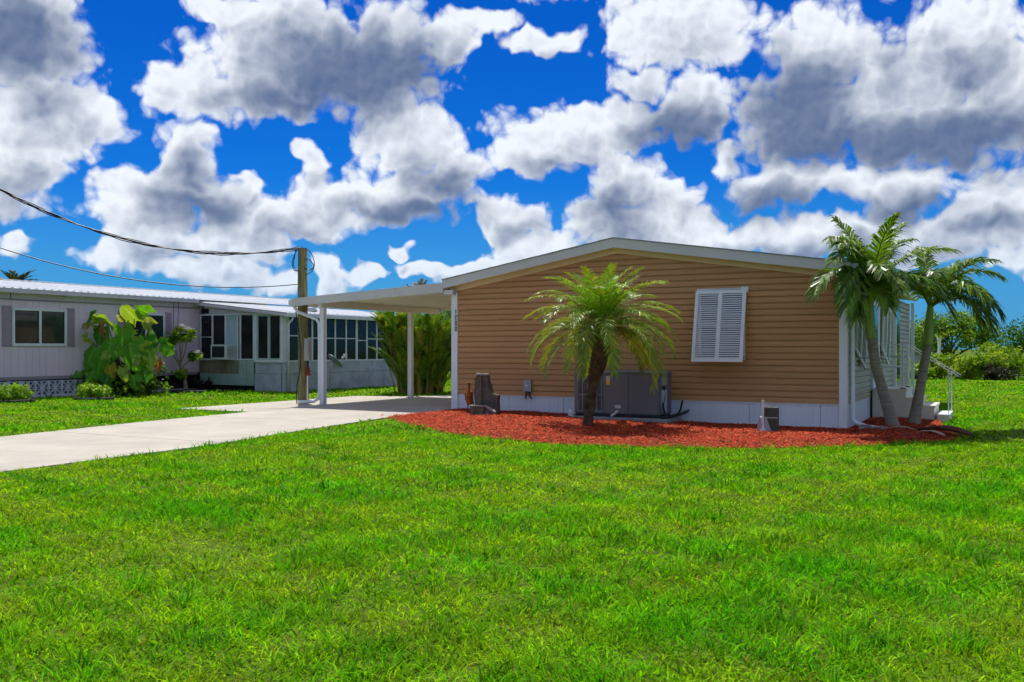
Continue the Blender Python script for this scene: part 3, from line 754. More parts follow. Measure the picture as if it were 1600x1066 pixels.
# bahama shutters and windows
def window(parent, s0, s1, z0, z1):
    fr = MB(); w = 0.05
    fr.box(s0, s0 + w, -0.05, 0.0, z0, z1).box(s1 - w, s1, -0.05, 0.0, z0, z1)
    fr.box(s0 + w, s1 - w, -0.05, 0.0, z0, z0 + w).box(s0 + w, s1 - w, -0.05, 0.0, z1 - w, z1).box(s0 + w, s1 - w, -0.045, 0.0, (z0 + z1) / 2 - 0.02, (z0 + z1) / 2 + 0.02)
    o = fr.build('window', M['white'], parent)
    MB().box(s0 + w, s1 - w, -0.03, -0.022, z0 + w, z1 - w).build('pane', M['glass'], o)
    return o
def shutter(parent, width, height, tilt, nsl=30):
    """bahama shutter hinged at its top edge, origin at the hinge middle, hanging in -z, facing -y"""
    fr = MB(); w = 0.062; d = 0.035; cw = 0.036
    hw = width / 2
    fr.box(-hw, -hw + w, -d, 0, -height, 0).box(hw - w, hw, -d, 0, -height, 0).box(-cw, cw, -d, 0, -height + w, -w)
    fr.box(-hw + w, hw - w, -d, 0, -height, -height + w).box(-hw + w, hw - w, -d, 0, -w, 0)
    o = fr.build('shutter', M['white'], parent, bevel=0.003)
    sm = None
    pitch = (height - 2 * w) / nsl
    for k in range(nsl):
        for sgn in (-1, 1):
            if sm is None:
                mb = MB(); L_ = hw - w - cw
                mb.prism([(-0.035, -pitch * 0.40), (-0.030, -pitch * 0.47), (-0.006, pitch * 0.24), (-0.011, pitch * 0.31)], 0, -L_ / 2, L_ / 2)
                q = mb.build('slat', M['white'], o); sm = q.data
            else:
                q = link(sm, 'slat', None, o)
            q.location = (sgn * (cw + (hw - w - cw) / 2), 0, -w - pitch * (k + 0.5))
            q.rotation_euler = (random.uniform(-0.05, 0.05), 0, 0)
    o.rotation_euler = (tilt, 0, 0)
    return o
window(H, 5.50, 6.38, 1.14, 2.44)
MB().box(5.48, 6.45, -0.075, -0.02, 2.42, 2.475).build('shutter_header', M['white'], H, bevel=0.004)
MB().box(6.32, 6.45, -0.06, -0.02, 1.06, 1.16).box(5.54, 6.32, -0.055, -0.02, 1.08, 1.139).build('window_sill', M['white'], H)
o = shutter(H, 0.955, 1.36, -R(12.5)); o.location = (5.945, -0.075, 2.43)
MB().bar((6.37, -0.05, 1.20), (6.37, -0.34, 1.13), 0.015, 0.02).build('shutter_prop', M['metal'], H)
MB().bar((5.54, -0.05, 1.20), (5.54, -0.34, 1.13), 0.015, 0.02).build('shutter_prop', M['metal'], H)
def side_window(t0, t1, z0, z1):
    e = MB(); e.box(WD + 0.021, WD + 0.06, t0, t0 + 0.06, z0, z1).box(WD + 0.021, WD + 0.06, t1 - 0.06, t1, z0, z1).box(WD + 0.021, WD + 0.06, t0 + 0.06, t1 - 0.06, z0, z0 + 0.06).box(WD + 0.021, WD + 0.06, t0 + 0.06, t1 - 0.06, z1 - 0.06, z1)
    o = e.build('window', M['white'], H)
    MB().box(WD + 0.021, WD + 0.035, t0 + 0.06, t1 - 0.06, z0 + 0.06, z1 - 0.06).build('pane', M['glass'], o)
for t0 in (0.95, 4.75):
    side_window(t0, t0 + 1.15, 1.14, 2.40)
    o = shutter(H, 1.25, 1.32, -R(17)); o.location = (WD + 0.07, t0 + 0.575, 2.40)
    o.rotation_mode = 'ZXY'; o.rotation_euler = (-R(17), 0, R(90))
    for tt in (t0 + 0.02, t0 + 1.13):
        MB().bar((WD + 0.05, tt, 1.20), (WD + 0.44, tt, 1.14), 0.015, 0.02).build('shutter_prop', M['metal'], H)
# side entry: door, frame and a white porch post
e = MB(); e.box(WD + 0.021, WD + 0.07, 3.02, 3.12, 0.5, 2.45).box(WD + 0.021, WD + 0.07, 4.02, 4.12, 0.5, 2.45).box(WD + 0.021, WD + 0.07, 3.12, 4.02, 2.36, 2.45)
dr = MB().box(WD + 0.021, WD + 0.05, 3.12, 4.02, 0.53, 2.36).build('door', M['white'], H)
e.build('door_frame', M['white'], dr)
MB().box(WD + 0.05, WD + 0.056, 3.25, 3.89, 1.2, 2.25).build('pane', M['glass'], dr)
e = MB(); e.tube([(WD + 0.05, 3.2, 1.45), (WD + 0.1, 3.2, 1.45), (WD + 0.1, 3.28, 1.45)], 0.012, 6); e.build('handle', M['metal'], dr)
MB().box(WD + 0.021, WD + 0.08, 7.0, 7.9, 0.55, 2.4).build('door', M['glass2'], H)
MB().box(WD + 0.021, WD + 0.10, 6.86, 6.999, 0.4, 2.5).build('door_trim', M['white'], H)
MB().box(WD + 0.10, WD + 0.18, 10.5, 10.6, -0.1, 2.6).build('porch_post', M['white'], H)
# wall vent
MB().prism([(0.0, 0.0), (-0.09, 0.0), (-0.09, 0.03), (-0.02, 0.09), (0.0, 0.09)], 0, 3.02, 3.30).build('wall_vent', M['white'], H)
H.children[-1].location = (0, -0.02, 1.33)

# ------------------------------------------------------------------ carport
C = thing('carport', 'white lean-to carport on slim posts between the pole and tan house', 'carport', lot(0, 0, 0), TH)
S0 = -4.42; T1 = 5.0
def ct(s): return 2.79 + 0.054 * s            # roof top line
deck = MB().prism([(S0 + 0.03, ct(S0) - 0.085), (-0.14, ct(-0.14) - 0.085), (-0.14, ct(-0.14) - 0.02), (S0 + 0.03, ct(S0) - 0.02)], 1, -0.13, T1).build('roof', M['carport'], C)
k = 0
for k in range(16):                               # pan ribs hanging under the deck
    t = 0.12 + k * 0.3048
    MB().prism([(S0 + 0.05, ct(S0) - 0.118), (-0.15, ct(-0.15) - 0.118), (-0.15, ct(-0.15) - 0.0851), (S0 + 0.05, ct(S0) - 0.0851)], 1, t, t + 0.022).build('roof_pan_rib', M['carport'], C)
MB().prism([(S0, ct(S0) - 0.185), (-0.135, ct(-0.135) - 0.215), (-0.135, ct(-0.135)), (S0, ct(S0))], 1, -0.17, -0.131).build('fascia', M['fascia'], C, bevel=0.005)
MB().prism([(S0, ct(S0) - 0.185), (-0.135, ct(-0.135) - 0.215), (-0.135, ct(-0.135)), (S0, ct(S0))], 1, T1 + 0.001, T1 + 0.04).build('fascia', M['carport'], C)
MB().box(S0 - 0.1, S0 - 0.001, -0.17, T1 + 0.04, ct(S0) - 0.17, ct(S0) - 0.03).build('gutter', M['carport'], C, bevel=0.01)
zb = ct(-3.6) - 0.119
MB().box(-3.65, -3.55, -0.12, T1 - 0.02, zb - 0.15, zb).build('beam', M['carport'], C, bevel=0.004)
MB().box(-0.20, -0.14, -0.12, T1, ct(-0.15) - 0.20, ct(-0.15) - 0.12).build('ledger', M['carport'], C)
for t in (0.0, 3.6):
    p = MB(); w = 0.05
    p.box(-3.6 - w, -3.6 + w, t - w, t + w, 0.015, zb - 0.1505)
    for a, b in ((-w, -w), (w, -w), (-w, w), (w, w)):      # rolled corners
        p.tube([(-3.6 + a, t + b, 0.016), (-3.6 + a, t + b, zb - 0.151)], 0.012, 6)
    o = p.build('post', M['post'], C)
    MB().box(-3.69, -3.51, t - 0.09, t + 0.09, 0.0225, 0.035).build('base_plate', M['metal'], o)
p = MB(); p.tube([(S0 - 0.05, 0.0, ct(S0) - 0.16), (S0 - 0.05, 0.0, ct(S0) - 0.22), (S0 + 0.05, 0.0, ct(S0) - 0.32), (-3.80, 0.0, ct(S0) - 0.50), (-3.72, 0, ct(S0) - 0.60), (-3.71, 0, 1.5), (-3.71, 0, 0.30), (-3.74, 0, 0.17), (-3.86, -0.02, 0.10), (-4.12, -0.06, 0.085), (-4.30, -0.06, 0.08)], 0.04, 8)
p.build('downspout', M['post'], C, smooth=True)

# ------------------------------------------------------------------ utility pole
PX = lot(-4.5, 0.32)
PL = thing('utility_pole', 'weathered short wooden utility pole at the corner of the carport', 'pole', (PX.x, PX.y, 0), TH)
p = MB(); zs_ = np.linspace(-0.1, 3.80, 14)
p.tube([(0.02 * math.sin(z * 1.3), 0.015 * math.cos(z * 1.7), z) for z in zs_], [0.135 - 0.012 * z / 3.8 * 2 for z in zs_], 16)
p.build('post', M['polewood'], PL, smooth=False)
p = MB(); p.box(0.125, 0.275, -0.10, 0.0, 1.06, 1.60); p.box(0.135, 0.265, -0.115, -0.1005, 1.15, 1.57)
p.build('meter_box', mat('grey_meter_box', (0.36, 0.35, 0.33), 0.5, 0.1), PL, bevel=0.006)
p = MB(); p.tube([(0.20, -0.04, 0.74), (0.20, -0.04, 1.06)], 0.02, 8); p.build('pipe', M['black'], PL)
p = MB(); p.tube([(0.20, -0.04, 0.72), (0.20, -0.04, 0.90)], 0.04, 8); p.tube([(0.20, -0.04, 0.705), (0.20, -0.04, 0.745)], 0.085, 10); p.tube([(0.12, -0.04, 0.80), (0.29, -0.04, 0.80)], 0.02, 6)
p.build('valve', M['red'], PL)
p = MB(); p.tube([(0.19, -0.05, 0.0), (0.19, -0.05, 0.70)], 0.018, 8); p.build('conduit', M['pvc'], PL)
p = MB(); p.tube([(-0.125, -0.10, 2.6), (-0.10, -0.13, 2.2), (0.0, -0.145, 1.8), (0.06, -0.14, 1.3), (0.03, -0.145, 0.85), (-0.06, -0.135, 0.5), (-0.125, -0.09, 0.25), (-0.14, -0.06, 0.02)], 0.012, 6)
p.build('ground_wire', M['cable'], PL)
def loop(pts, r=0.011):
    P = [Vector(q) for q in pts]; out = []
    for i in range(len(P) - 1):
        p0 = P[max(i - 1, 0)]; p1 = P[i]; p2 = P[i + 1]; p3 = P[min(i + 2, len(P) - 1)]
        for k in range(6):
            t = k / 6
            out.append(0.5 * ((2 * p1) + (p2 - p0) * t + (2 * p0 - 5 * p1 + 4 * p2 - p3) * t * t + (3 * p1 - p0 - 3 * p2 + p3) * t ** 3))
    out.append(P[-1]); return out
p = MB()
p.tube(loop([(-0.12, -0.02, 3.78), (-0.22, -0.02, 3.70), (-0.32, -0.02, 3.45), (-0.26, -0.02, 3.28), (-0.10, -0.06, 3.24)]), 0.011, 6)
p.tube(loop([(-0.20, -0.02, 3.79), (-0.24, -0.02, 3.62), (-0.28, -0.02, 3.42), (-0.22, -0.02, 3.30), (-0.10, -0.06, 3.25)]), 0.010, 6)
p.tube(loop([(0.10, -0.04, 3.80), (0.28, -0.02, 3.66), (0.38, -0.02, 3.40), (0.30, -0.02, 3.22), (0.12, -0.06, 3.13)]), 0.010, 6)
p.tube(loop([(0.12, -0.05, 3.52), (0.24, -0.02, 3.50), (0.36, -0.02, 3.34), (0.24, -0.02, 3.26), (0.12, -0.06, 3.30)]), 0.012, 6)
p.build('cable_loop', M['cable'], PL)
p = MB(); p.tube([(0.0, -0.02, 3.77), (0.0, -0.02, 3.84)], 0.02, 6); p.build('bolt', M['metal'], PL)
# service drop: span from the pole top to the next pole, up and left of the frame
def cable_curve(a, b, sag, n=40):
    a = Vector(a); b = Vector(b)
    return [a.lerp(b, k / n) - Vector((0, 0, sag * 4 * (k / n) * (1 - k / n))) for k in range(n + 1)]
A = Vector((PX.x - 0.1, PX.y, 3.80)); B = Vector((-17.5, 19.0, 10.6))
main = cable_curve(A, B, 2.35, 70)
p = MB(); p.tube(main, 0.016, 6)
for ph in (0.0, 2.1, 4.2):
    tw = [q + Vector((0.0, 0.018 * math.cos(i * 0.9 + ph), 0.024 * math.sin(i * 0.9 + ph) + 0.02 * math.sin(i * 0.31 + ph))) for i, q in enumerate(main)]
    p.tube(tw, 0.012, 5)
o = p.build('service_cable', M['cable']); tag(o, 'twisted black service cable sagging from the pole top toward upper left', 'cable')
p = MB(); p.tube(cable_curve((PX.x - 0.13, PX.y, 2.92), (-16.0, 19.5, 5.94), 1.09), 0.013, 5)
o = p.build('telephone_cable', M['cable']); tag(o, 'single thin dark cable strung lower on the wooden pole', 'cable')

# ------------------------------------------------------------------ air conditioner
AX = thing('air_conditioner', 'dark grey packaged air conditioner on a pad against the tan house', 'air conditioner', lot(3.34, -0.95, -0.03), TH)
aw, ad, ah = 1.70, 0.70, 0.93
MB().box(-0.12, aw + 0.2, -0.16, ad + 0.02, 0.0, 0.10).build('pad', M['pad'], AX, bevel=0.012)
MB().box(0.02, aw - 0.02, 0.02, ad - 0.02, 0.101, 0.16).build('base_rail', M['ac_dark'], AX)
for x in (0.30, 0.62, 1.25):
    MB().box(x, x + 0.13, -0.004, 0.019, 0.115, 0.15).build('fork_slot', M['ac_dark'], AX)
MB().box(0.0, aw, 0.012, ad, 0.161, ah).build('body', M['ac'], AX, bevel=0.008)
MB().box(-0.015, aw + 0.015, -0.006, ad + 0.015, ah + 0.001, ah + 0.035).build('lid', M['ac_trim'], AX, bevel=0.008)
for a, b in ((0.60, 1.10), (1.108, 1.69)):
    MB().box(a, b, -0.002, 0.011, 0.18, ah - 0.02).build('access_panel', M['ac'], AX, bevel=0.004)
coil = MB().box(0.09, 0.55, 0.0, 0.0115, 0.20, ah - 0.04).build('coil', M['ac_dark'], AX)
for k in range(26):
    pass
gu = MB()
for k in range(6):
    x = 0.075 + k * 0.0965; gu.box(x, x + 0.016, -0.012, -0.0005, 0.19, ah - 0.03)
for z in (0.19, 0.50, ah - 0.045):
    gu.box(0.075, 0.575, -0.0075, -0.0008, z, z + 0.022)
gu.build('coil_guard', M['ac_trim'], AX)
fins = MB()
for k in range(48):
    fins.box(0.092 + k * 0.0095, 0.0945 + k * 0.0095, -0.0003, 0.0002, 0.201, ah - 0.041)
fins.build('coil_fin', M['ac_trim'], AX)
MB().box(0.665, 0.735, -0.004, -0.0022, 0.78, 0.86).build('sticker', M['sticker'], AX)
MB().box(0.665, 0.735, -0.004, -0.0022, 0.705, 0.779).build('sticker', M['yellow'], AX)
MB().box(0.84, 0.95, -0.004, -0.0022, 0.27, 0.325).build('rating_plate', M['sticker'], AX)
e = MB()
for q in range(3): e.box(0.85, 0.94, -0.0052, -0.0041, 0.283 + q * 0.013, 0.287 + q * 0.013)
e.build('print_line', M['ac'], AX)
e = MB()
for q in range(4): e.box(0.672, 0.728, -0.0052, -0.0041, 0.79 + q * 0.016, 0.797 + q * 0.016)
e.build('print_line', M['ac'], AX)
MB().box(aw + 0.001, aw + 0.06, 0.1, 0.3, 0.70, 0.86).build('junction_box', M['galv'], AX, bevel=0.004)
MB().box(aw + 0.001, aw + 0.05, 0.12, 0.3, 0.2, 0.62).build('coil_louver', M['panel_blue'], AX)
e = MB(); e.tube(loop([(aw + 0.03, 0.2, 0.70), (aw + 0.04, 0.18, 0.5), (aw + 0.05, 0.1, 0.30), (aw + 0.14, 0.05, 0.14), (aw + 0.24, 0.12, 0.15), (aw + 0.26, 0.4, 0.22), (aw + 0.22, 0.68, 0.40)]), 0.02, 8)
e.tube(loop([(aw - 0.02, 0.0, 0.14), (aw + 0.1, -0.03, 0.13), (aw + 0.22, 0.1, 0.15), (aw + 0.27, 0.5, 0.17), (aw + 0.25, 0.93, 0.2)]), 0.028, 8)
e.build('conduit', M['black'], AX, smooth=True)
e = MB(); e.tube([(0.9, 0.0, 0.21), (0.9, -0.07, 0.21), (0.87, -0.09, 0.17), (0.80, -0.10, 0.13)], 0.02, 8); e.build('drain_pipe', M['pvc'], AX)
e = MB(); e.tube([(-0.02, -0.10, 0.1), (-0.02, -0.10, 0.19)], [0.05, 0.05], 12); e.tube([(-0.02, -0.10, 0.19), (-0.02, -0.10, 0.22)], [0.05, 0.02], 12); e.build('cleanout_cap', M['pvc'], AX)

# ------------------------------------------------------------------ small things at the house front
BX = thing('disconnect_box', 'small grey electrical disconnect box on the tan wall', 'electrical box', lot(1.88, -0.021, 0.46), TH)
MB().box(-0.085, 0.085, -0.075, 0, 0.0, 0.24).build('box', M['metal'], BX, bevel=0.006)
MB().box(-0.07, 0.05, -0.082, -0.0755, 0.02, 0.21).build('cover', M['galv'], BX, bevel=0.003)
MB().box(-0.045, 0.02, -0.085, -0.0825, 0.11, 0.14).build('sticker', M['sticker'], BX)
e = MB(); e.tube(loop([(-0.045, -0.035, 0.0), (-0.045, -0.035, -0.07), (-0.06, -0.03, -0.11), (-0.07, -0.01, -0.15)]), 0.014, 8); e.tube(loop([(0.03, -0.035, 0.0), (0.03, -0.035, -0.07), (0.05, -0.03, -0.11), (0.07, -0.01, -0.15)]), 0.014, 8)
e.build('conduit', M['black'], BX)

q = lot(1.62, -1.45)
F = thing('garden_fountain', 'tall grey-brown stone garden fountain with stepped basins in the mulch', 'fountain', (q.x, q.y, 0.03), TH + R(8))
F.scale = (0.86, 0.9, 0.93)
def rough_prism(pts, a, b, amp, seed, name, m, parent, sub=3):
    bm = bmesh.new()
    vs0 = [bm.verts.new((p[0], a, p[1])) for p in pts]; vs1 = [bm.verts.new((p[0], b, p[1])) for p in pts]
    n = len(pts)
    bm.faces.new(vs0); bm.faces.new(vs1[::-1])
    for i in range(n):
        bm.faces.new((vs0[i], vs1[i], vs1[(i + 1) % n], vs0[(i + 1) % n]))
    bmesh.ops.triangulate(bm, faces=bm.faces)
    bmesh.ops.subdivide_edges(bm, edges=bm.edges, cuts=sub, use_grid_fill=True)
    g_ = random.Random(seed)
    for v in bm.verts:
        f = math.sin(v.co.x * 23 + seed) * math.sin(v.co.z * 19 + 2 * seed) * math.cos(v.co.y * 21)
        v.co += Vector((g_.uniform(-1, 1), g_.uniform(-1, 1), g_.uniform(-1, 1))) * amp * 0.5 + Vector((f, f, 0)) * amp
    bmesh.ops.recalc_face_normals(bm, faces=bm.faces)
    me = bpy.data.meshes.new(name); bm.to_mesh(me); bm.free()
    return link(me, name, m, parent)
# back slab: tall tapering stone with broad shoulders low on the right
rough_prism([(-0.20, 0.0), (0.34, 0.0), (0.345, 0.45), (0.20, 0.475), (0.14, 0.55), (0.12, 0.70), (0.09, 0.86), (-0.15, 0.87), (-0.20, 0.80), (-0.22, 0.4)], 0.0, 0.16, 0.012, 1, 'back_stone', M['stone'], F)
rough_prism([(-0.19, 0.03), (-0.02, 0.03), (-0.03, 0.83), (-0.16, 0.83)], -0.05, 0.0, 0.010, 2, 'water_wall', M['stone'], F)
rough_prism([(-0.165, 0.865), (0.095, 0.86), (0.10, 0.89), (-0.17, 0.90)], -0.04, 0.15, 0.008, 3, 'cap_stone', M['stone_edge'], F)
rough_prism([(-0.20, 0.0), (0.11, 0.0), (0.12, 0.22), (-0.22, 0.22)], -0.26, -0.06, 0.010, 4, 'basin', M['stone'], F)
rough_prism([(-0.225, 0.221), (0.125, 0.221), (0.13, 0.245), (-0.23, 0.245)], -0.275, -0.21, 0.006, 5, 'basin_rim', M['stone_edge'], F)
rough_prism([(0.13, 0.0), (0.37, 0.0), (0.36, 0.09), (0.13, 0.22)], -0.22, -0.03, 0.010, 6, 'side_basin', M['stone'], F)
rough_prism([(0.12, 0.245), (0.13, 0.215), (0.375, 0.085), (0.38, 0.12), (0.25, 0.20)], -0.235, -0.15, 0.006, 7, 'basin_rim', M['stone_edge'], F)
q = lot(1.20, -1.30)
FG = thing('bird_sculpture', 'rusty iron bird sculpture standing beside the stone fountain', 'sculpture', (q.x, q.y, 0.03), TH)
e = MB(); e.tube(loop([(0.02, 0.06, 0.20), (0.0, 0.03, 0.28), (-0.01, 0.0, 0.38), (0.0, -0.01, 0.48), (0.015, -0.01, 0.56), (0.02, -0.02, 0.62), (0.015, -0.05, 0.645)]),
    [0.018, 0.032, 0.05, 0.06, 0.066, 0.068, 0.068, 0.067, 0.066, 0.064, 0.062, 0.06, 0.058, 0.055, 0.052, 0.048, 0.044, 0.041, 0.038, 0.034, 0.031, 0.028, 0.026, 0.025, 0.025, 0.026, 0.028, 0.031, 0.034, 0.036, 0.037, 0.036, 0.034, 0.031, 0.027, 0.021, 0.012], 9)
e.build('body', M['rust'], FG, smooth=True)
for sx in (-0.03, 0.035):
    e = MB(); e.tube([(sx, 0, 0.30), (sx * 1.2, 0.02, 0.15), (sx * 1.1, 0.0, 0.0)], 0.010, 6); e.tube([(sx * 1.1, 0.0, 0.01), (sx * 1.1, -0.07, 0.0)], 0.008, 6); e.build('leg', M['black'], FG)
e = MB(); e.tube([(0.015, -0.07, 0.645), (0.01, -0.17, 0.62)], [0.014, 0.003], 6); e.build('beak', M['rust'], FG)
for sx in (-1, 1):
    e = MB(); e.prism([(0.02, 0.50), (-0.05, 0.44), (-0.02, 0.30), (0.09, 0.17), (0.06, 0.32)], 0, sx * 0.056, sx * 0.074); e.build('wing', M['rust'], FG, bevel=0.004)

q = lot(7.12, -1.62)
OD = thing('pump_control', 'dark green utility box with white pipe and metal gussets in the mulch', 'utility box', (q.x, q.y, gz(q.x) + 0.05), TH)
MB().box(-0.03, 0.19, 0.02, 0.16, 0.03, 0.42).build('box', M['greenbox'], OD, bevel=0.006)
MB().box(-0.04, 0.20, 0.008, 0.019, 0.245, 0.265).build('strap', M['galv'], OD)
MB().prism([(-0.14, 0.02), (0.115, 0.02), (0.02, 0.27), (0.0, 0.27), (-0.02, 0.06), (-0.09, 0.27)], 1, -0.03, -0.022).build('gusset', M['galv'], OD)
e = MB(); e.tube([(-0.025, -0.05, 0.03), (-0.025, -0.05, 0.52)], 0.016, 8); e.tube([(-0.025, -0.05, 0.51), (-0.025, -0.05, 0.545)], 0.022, 8); e.tube([(-0.025, -0.05, 0.49), (0.05, 0.02, 0.43)], 0.008, 6); e.tube([(-0.025, -0.05, 0.26), (-0.08, 0.0, 0.26)], 0.012, 6)
e.build('pipe', M['pvc'], OD)
e = MB(); e.tube([(-0.025, -0.05, -0.02), (-0.025, -0.05, 0.07)], [0.05, 0.055], 12); e.build('pipe_socket', M['pvc'], OD)
MB().box(-0.16, 0.17, -0.05, 0.2, -0.02, 0.015).build('base', M['galv'], OD)

# river stones by the downspout
g_ = random.Random(4)
for k in range(13):
    q = lot(8.14 + 0.1 + g_.random() * 0.85, -0.35 + g_.random() * 0.55)
    bm = bmesh.new(); bmesh.ops.create_icosphere(bm, subdivisions=2, radius=1.0)
    sx, sy, sz = g_.uniform(.05, .11), g_.uniform(.04, .08), g_.uniform(.025, .05)
    for v in bm.verts:
        f = 1 + 0.18 * math.sin(v.co.x * 4 + k) * math.cos(v.co.y * 3.3 + 2 * k) + 0.08 * math.sin(v.co.z * 7 + k)
        v.co = Vector((v.co.x * sx, v.co.y * sy, v.co.z * sz)) * f
    me = bpy.data.meshes.new('river_stone'); bm.to_mesh(me); bm.free()
    o = link(me, 'river_stone', M['river'], None, True, (q.x, q.y, gz(q.x) + 0.075 + 0.01 * g_.random()), g_.random() * 6)
    tag(o, 'small grey-brown stone in the pile under the downspout', 'stone', 'stones piled under the downspout')

# fallen palm sheaths at the bed's right end
def sheath(loc, yaw, L_, w, m_, label, curl=1.0):
    mb = MB(); n1, n2 = 12, 8; vs = []; fs = []
    for i in range(n1):
        u = i / (n1 - 1); ww = w * (0.35 + 0.65 * math.sin(math.pi * min(1, 0.15 + u * 0.8)))
        for k in range(n2):
            a = (k / (n2 - 1) - 0.5) * 2.6 * curl
            for lay in (0,):
                vs.append((L_ * (u - 0.5), math.sin(a) * ww, (1 - math.cos(a)) * ww * 0.75 + 0.05 * math.sin(u * 3.1) ))
    for i in range(n1 - 1):
        for k in range(n2 - 1):
            fs.append((i*n2+k, i*n2+k+1, (i+1)*n2+k+1, (i+1)*n2+k))
    mb.add(vs, fs)
    o = mb.build('palm_sheath', m_, None, True, loc, yaw)
    md = o.modifiers.new('thick', 'SOLIDIFY'); md.thickness = 0.012
    tag(o, label, 'palm sheath')
sheath((7.12, 15.25, gz(7) + 0.05), R(-62), 0.95, 0.16, M['dead'], 'curled dark brown fallen palm sheath at the right end of the mulch', 0.9)
sheath((6.78, 15.0, gz(7) + 0.06), R(-70), 0.55, 0.08, M['dead_pale'], 'pale tan fallen palm sheath lying on the mulch by dark one', 0.5)
sheath((6.6, 15.75, gz(7) + 0.07), R(-20), 0.45, 0.06, M['dead_pale'], 'short pale palm sheath scrap between the palms and brown sheath', 0.5)

# ------------------------------------------------------------------ steps with rails
ST = thing('entry_steps', 'cream concrete steps with white pipe rails beside the tan house', 'steps', lot(8.20, 3.0, -0.12), TH)
st = [(0.0, 0.63, 0.66), (0.63, 0.89, 0.495), (0.89, 1.15, 0.345)]
for i, (a, b, z) in enumerate(st):
    o = MB().box(a + 0.0005, b, 0.0 + 0.001 * i, 1.25, 0, z - 0.045).build('step', M['steps'], ST)
    MB().box(a + 0.0005, b + 0.02, -0.015, 1.265, z - 0.0445, z).build('tread', M['steps'], o, bevel=0.006)
MB().box(1.20, 1.42, -0.05, 1.15, 0.0, 0.135).build('bottom_step', M['steps'], ST, bevel=0.006)
MB().box(1.19, 1.43, -0.06, 1.16, 0.1355, 0.18).build('tread', M['white'], ST, bevel=0.006)
for y in (0.12, 1.12):
    e = MB()
    e.tube([(0.10, y, 0.66), (0.10, y, 1.52), (0.14, y, 1.56), (0.55, y, 1.56), (0.62, y, 1.54), (1.58, y, 0.92)], 0.010, 8)
    e.tube([(0.56, y, 0.66), (0.56, y, 1.56)], 0.012, 8); e.tube([(1.40, y, 0.03), (1.40, y, 1.04)], 0.011, 8)
    e.tube([(0.10, y, 1.1), (0.56, y, 1.1)], 0.012, 6)
    e.build('handrail', M['pvc'], ST)
    MB().box(0.05, 0.15, y - 0.05, y + 0.05, 0.6605, 0.68).box(0.51, 0.61, y - 0.05, y + 0.05, 0.6605, 0.68).build('rail_base', M['black'], ST)

# ------------------------------------------------------------------ mauve house on the left
LH = thing('mauve_house', 'mauve mobile home with white metal roof and breeze block skirt', 'house', lot(-12.87, 0, 0), TH)
# local: x = out from wall (+s), y = t
T0, T2 = -8.0, 12.5
mb = MB(); pts = [(0.0, T0)]
y = T0
while y < 4.75:
    e_ = min(y + 0.204, 4.79); pts += [(0.0, e_ - 0.014), (-0.009, e_ - 0.010), (-0.009, e_ - 0.004), (0.0, e_)]; y = e_
pts += [(0.0, T2), (-7.0, T2), (-7.0, T0)]
mb.prism(pts, 2, 0.59, 2.93); mb.build('wall', M['mauve'], LH)
MB().box(-6.9, -0.08, T0 + 0.1, T2 - 0.1, -0.02, 0.589).build('crawl_space', M['void_seam_black'], LH)  # solid block, its black standing for the shade under the floor
MB().box(-0.07, 0.012, T0, 4.78, 0.50, 0.588).build('skirt_rail', M['mauve_dark'], LH)
MB().box(0.001, 0.022, T0, 4.78, 2.655, 2.695).build('trim_band', M['mauve_dark'], LH)
MB().box(0.001, 0.016, T0, 4.78, 2.6955, 2.92).build('fascia_band', M['mauve_pale'], LH)
# breeze blocks
bb = MB(); s_ = 0.2; w_ = 0.032
for a, b in (((-s_, -s_), (s_, -s_)), ((-s_, s_), (s_, s_)), ((-s_, -s_), (-s_, s_)), ((s_, -s_), (s_, s_))):
    bb.bar((0, a[0] * 0.94, a[1] * 0.94), (0, b[0] * 0.94, b[1] * 0.94), 0.028, 0.07, (1, 0, 0))
bb.bar((0.0, -s_, -s_), (0.0, s_, s_), w_, 0.06, (1, 0, 0)); bb.bar((0.0, -s_, s_), (0.0, s_, -s_), w_, 0.061, (1, 0, 0))
bb.bar((0.0, 0, -s_), (0.0, 0, s_), w_ * 0.8, 0.059, (1, 0, 0)); 
for a in range(4):
    c, s2 = math.cos(a * math.pi / 2), math.sin(a * math.pi / 2)
    pts = [(0.0, 0.0), (0.115, 0.035), (0.19, 0.0)]
    pp = [(p[0] * c - p[1] * s2, p[0] * s2 + p[1] * c) for p in pts]; pq = [(p[0] * c + p[1] * s2, p[0] * s2 - p[1] * c) for p in pts]
    for q2 in (pp, pq):
        bb.bar((0.0, q2[0][0], q2[0][1]), (0.0, q2[1][0], q2[1][1]), 0.02, 0.05, (1, 0, 0)); bb.bar((0.0, q2[1][0], q2[1][1]), (0.0, q2[2][0], q2[2][1]), 0.02, 0.0505, (1, 0, 0))
bm_ = None
for k in range(13):
    if bm_ is None:
        o = bb.build('breeze_block', M['breeze'], LH); bm_ = o.data
    else: o = link(bm_, 'breeze_block', None, LH)
    o.location = (-0.035, -4.0 + 0.403 * k, 0.262)
MB().box(-0.075, 0.01, T0, 4.78, -0.03, 0.06).build('footing', M['breeze'], LH)
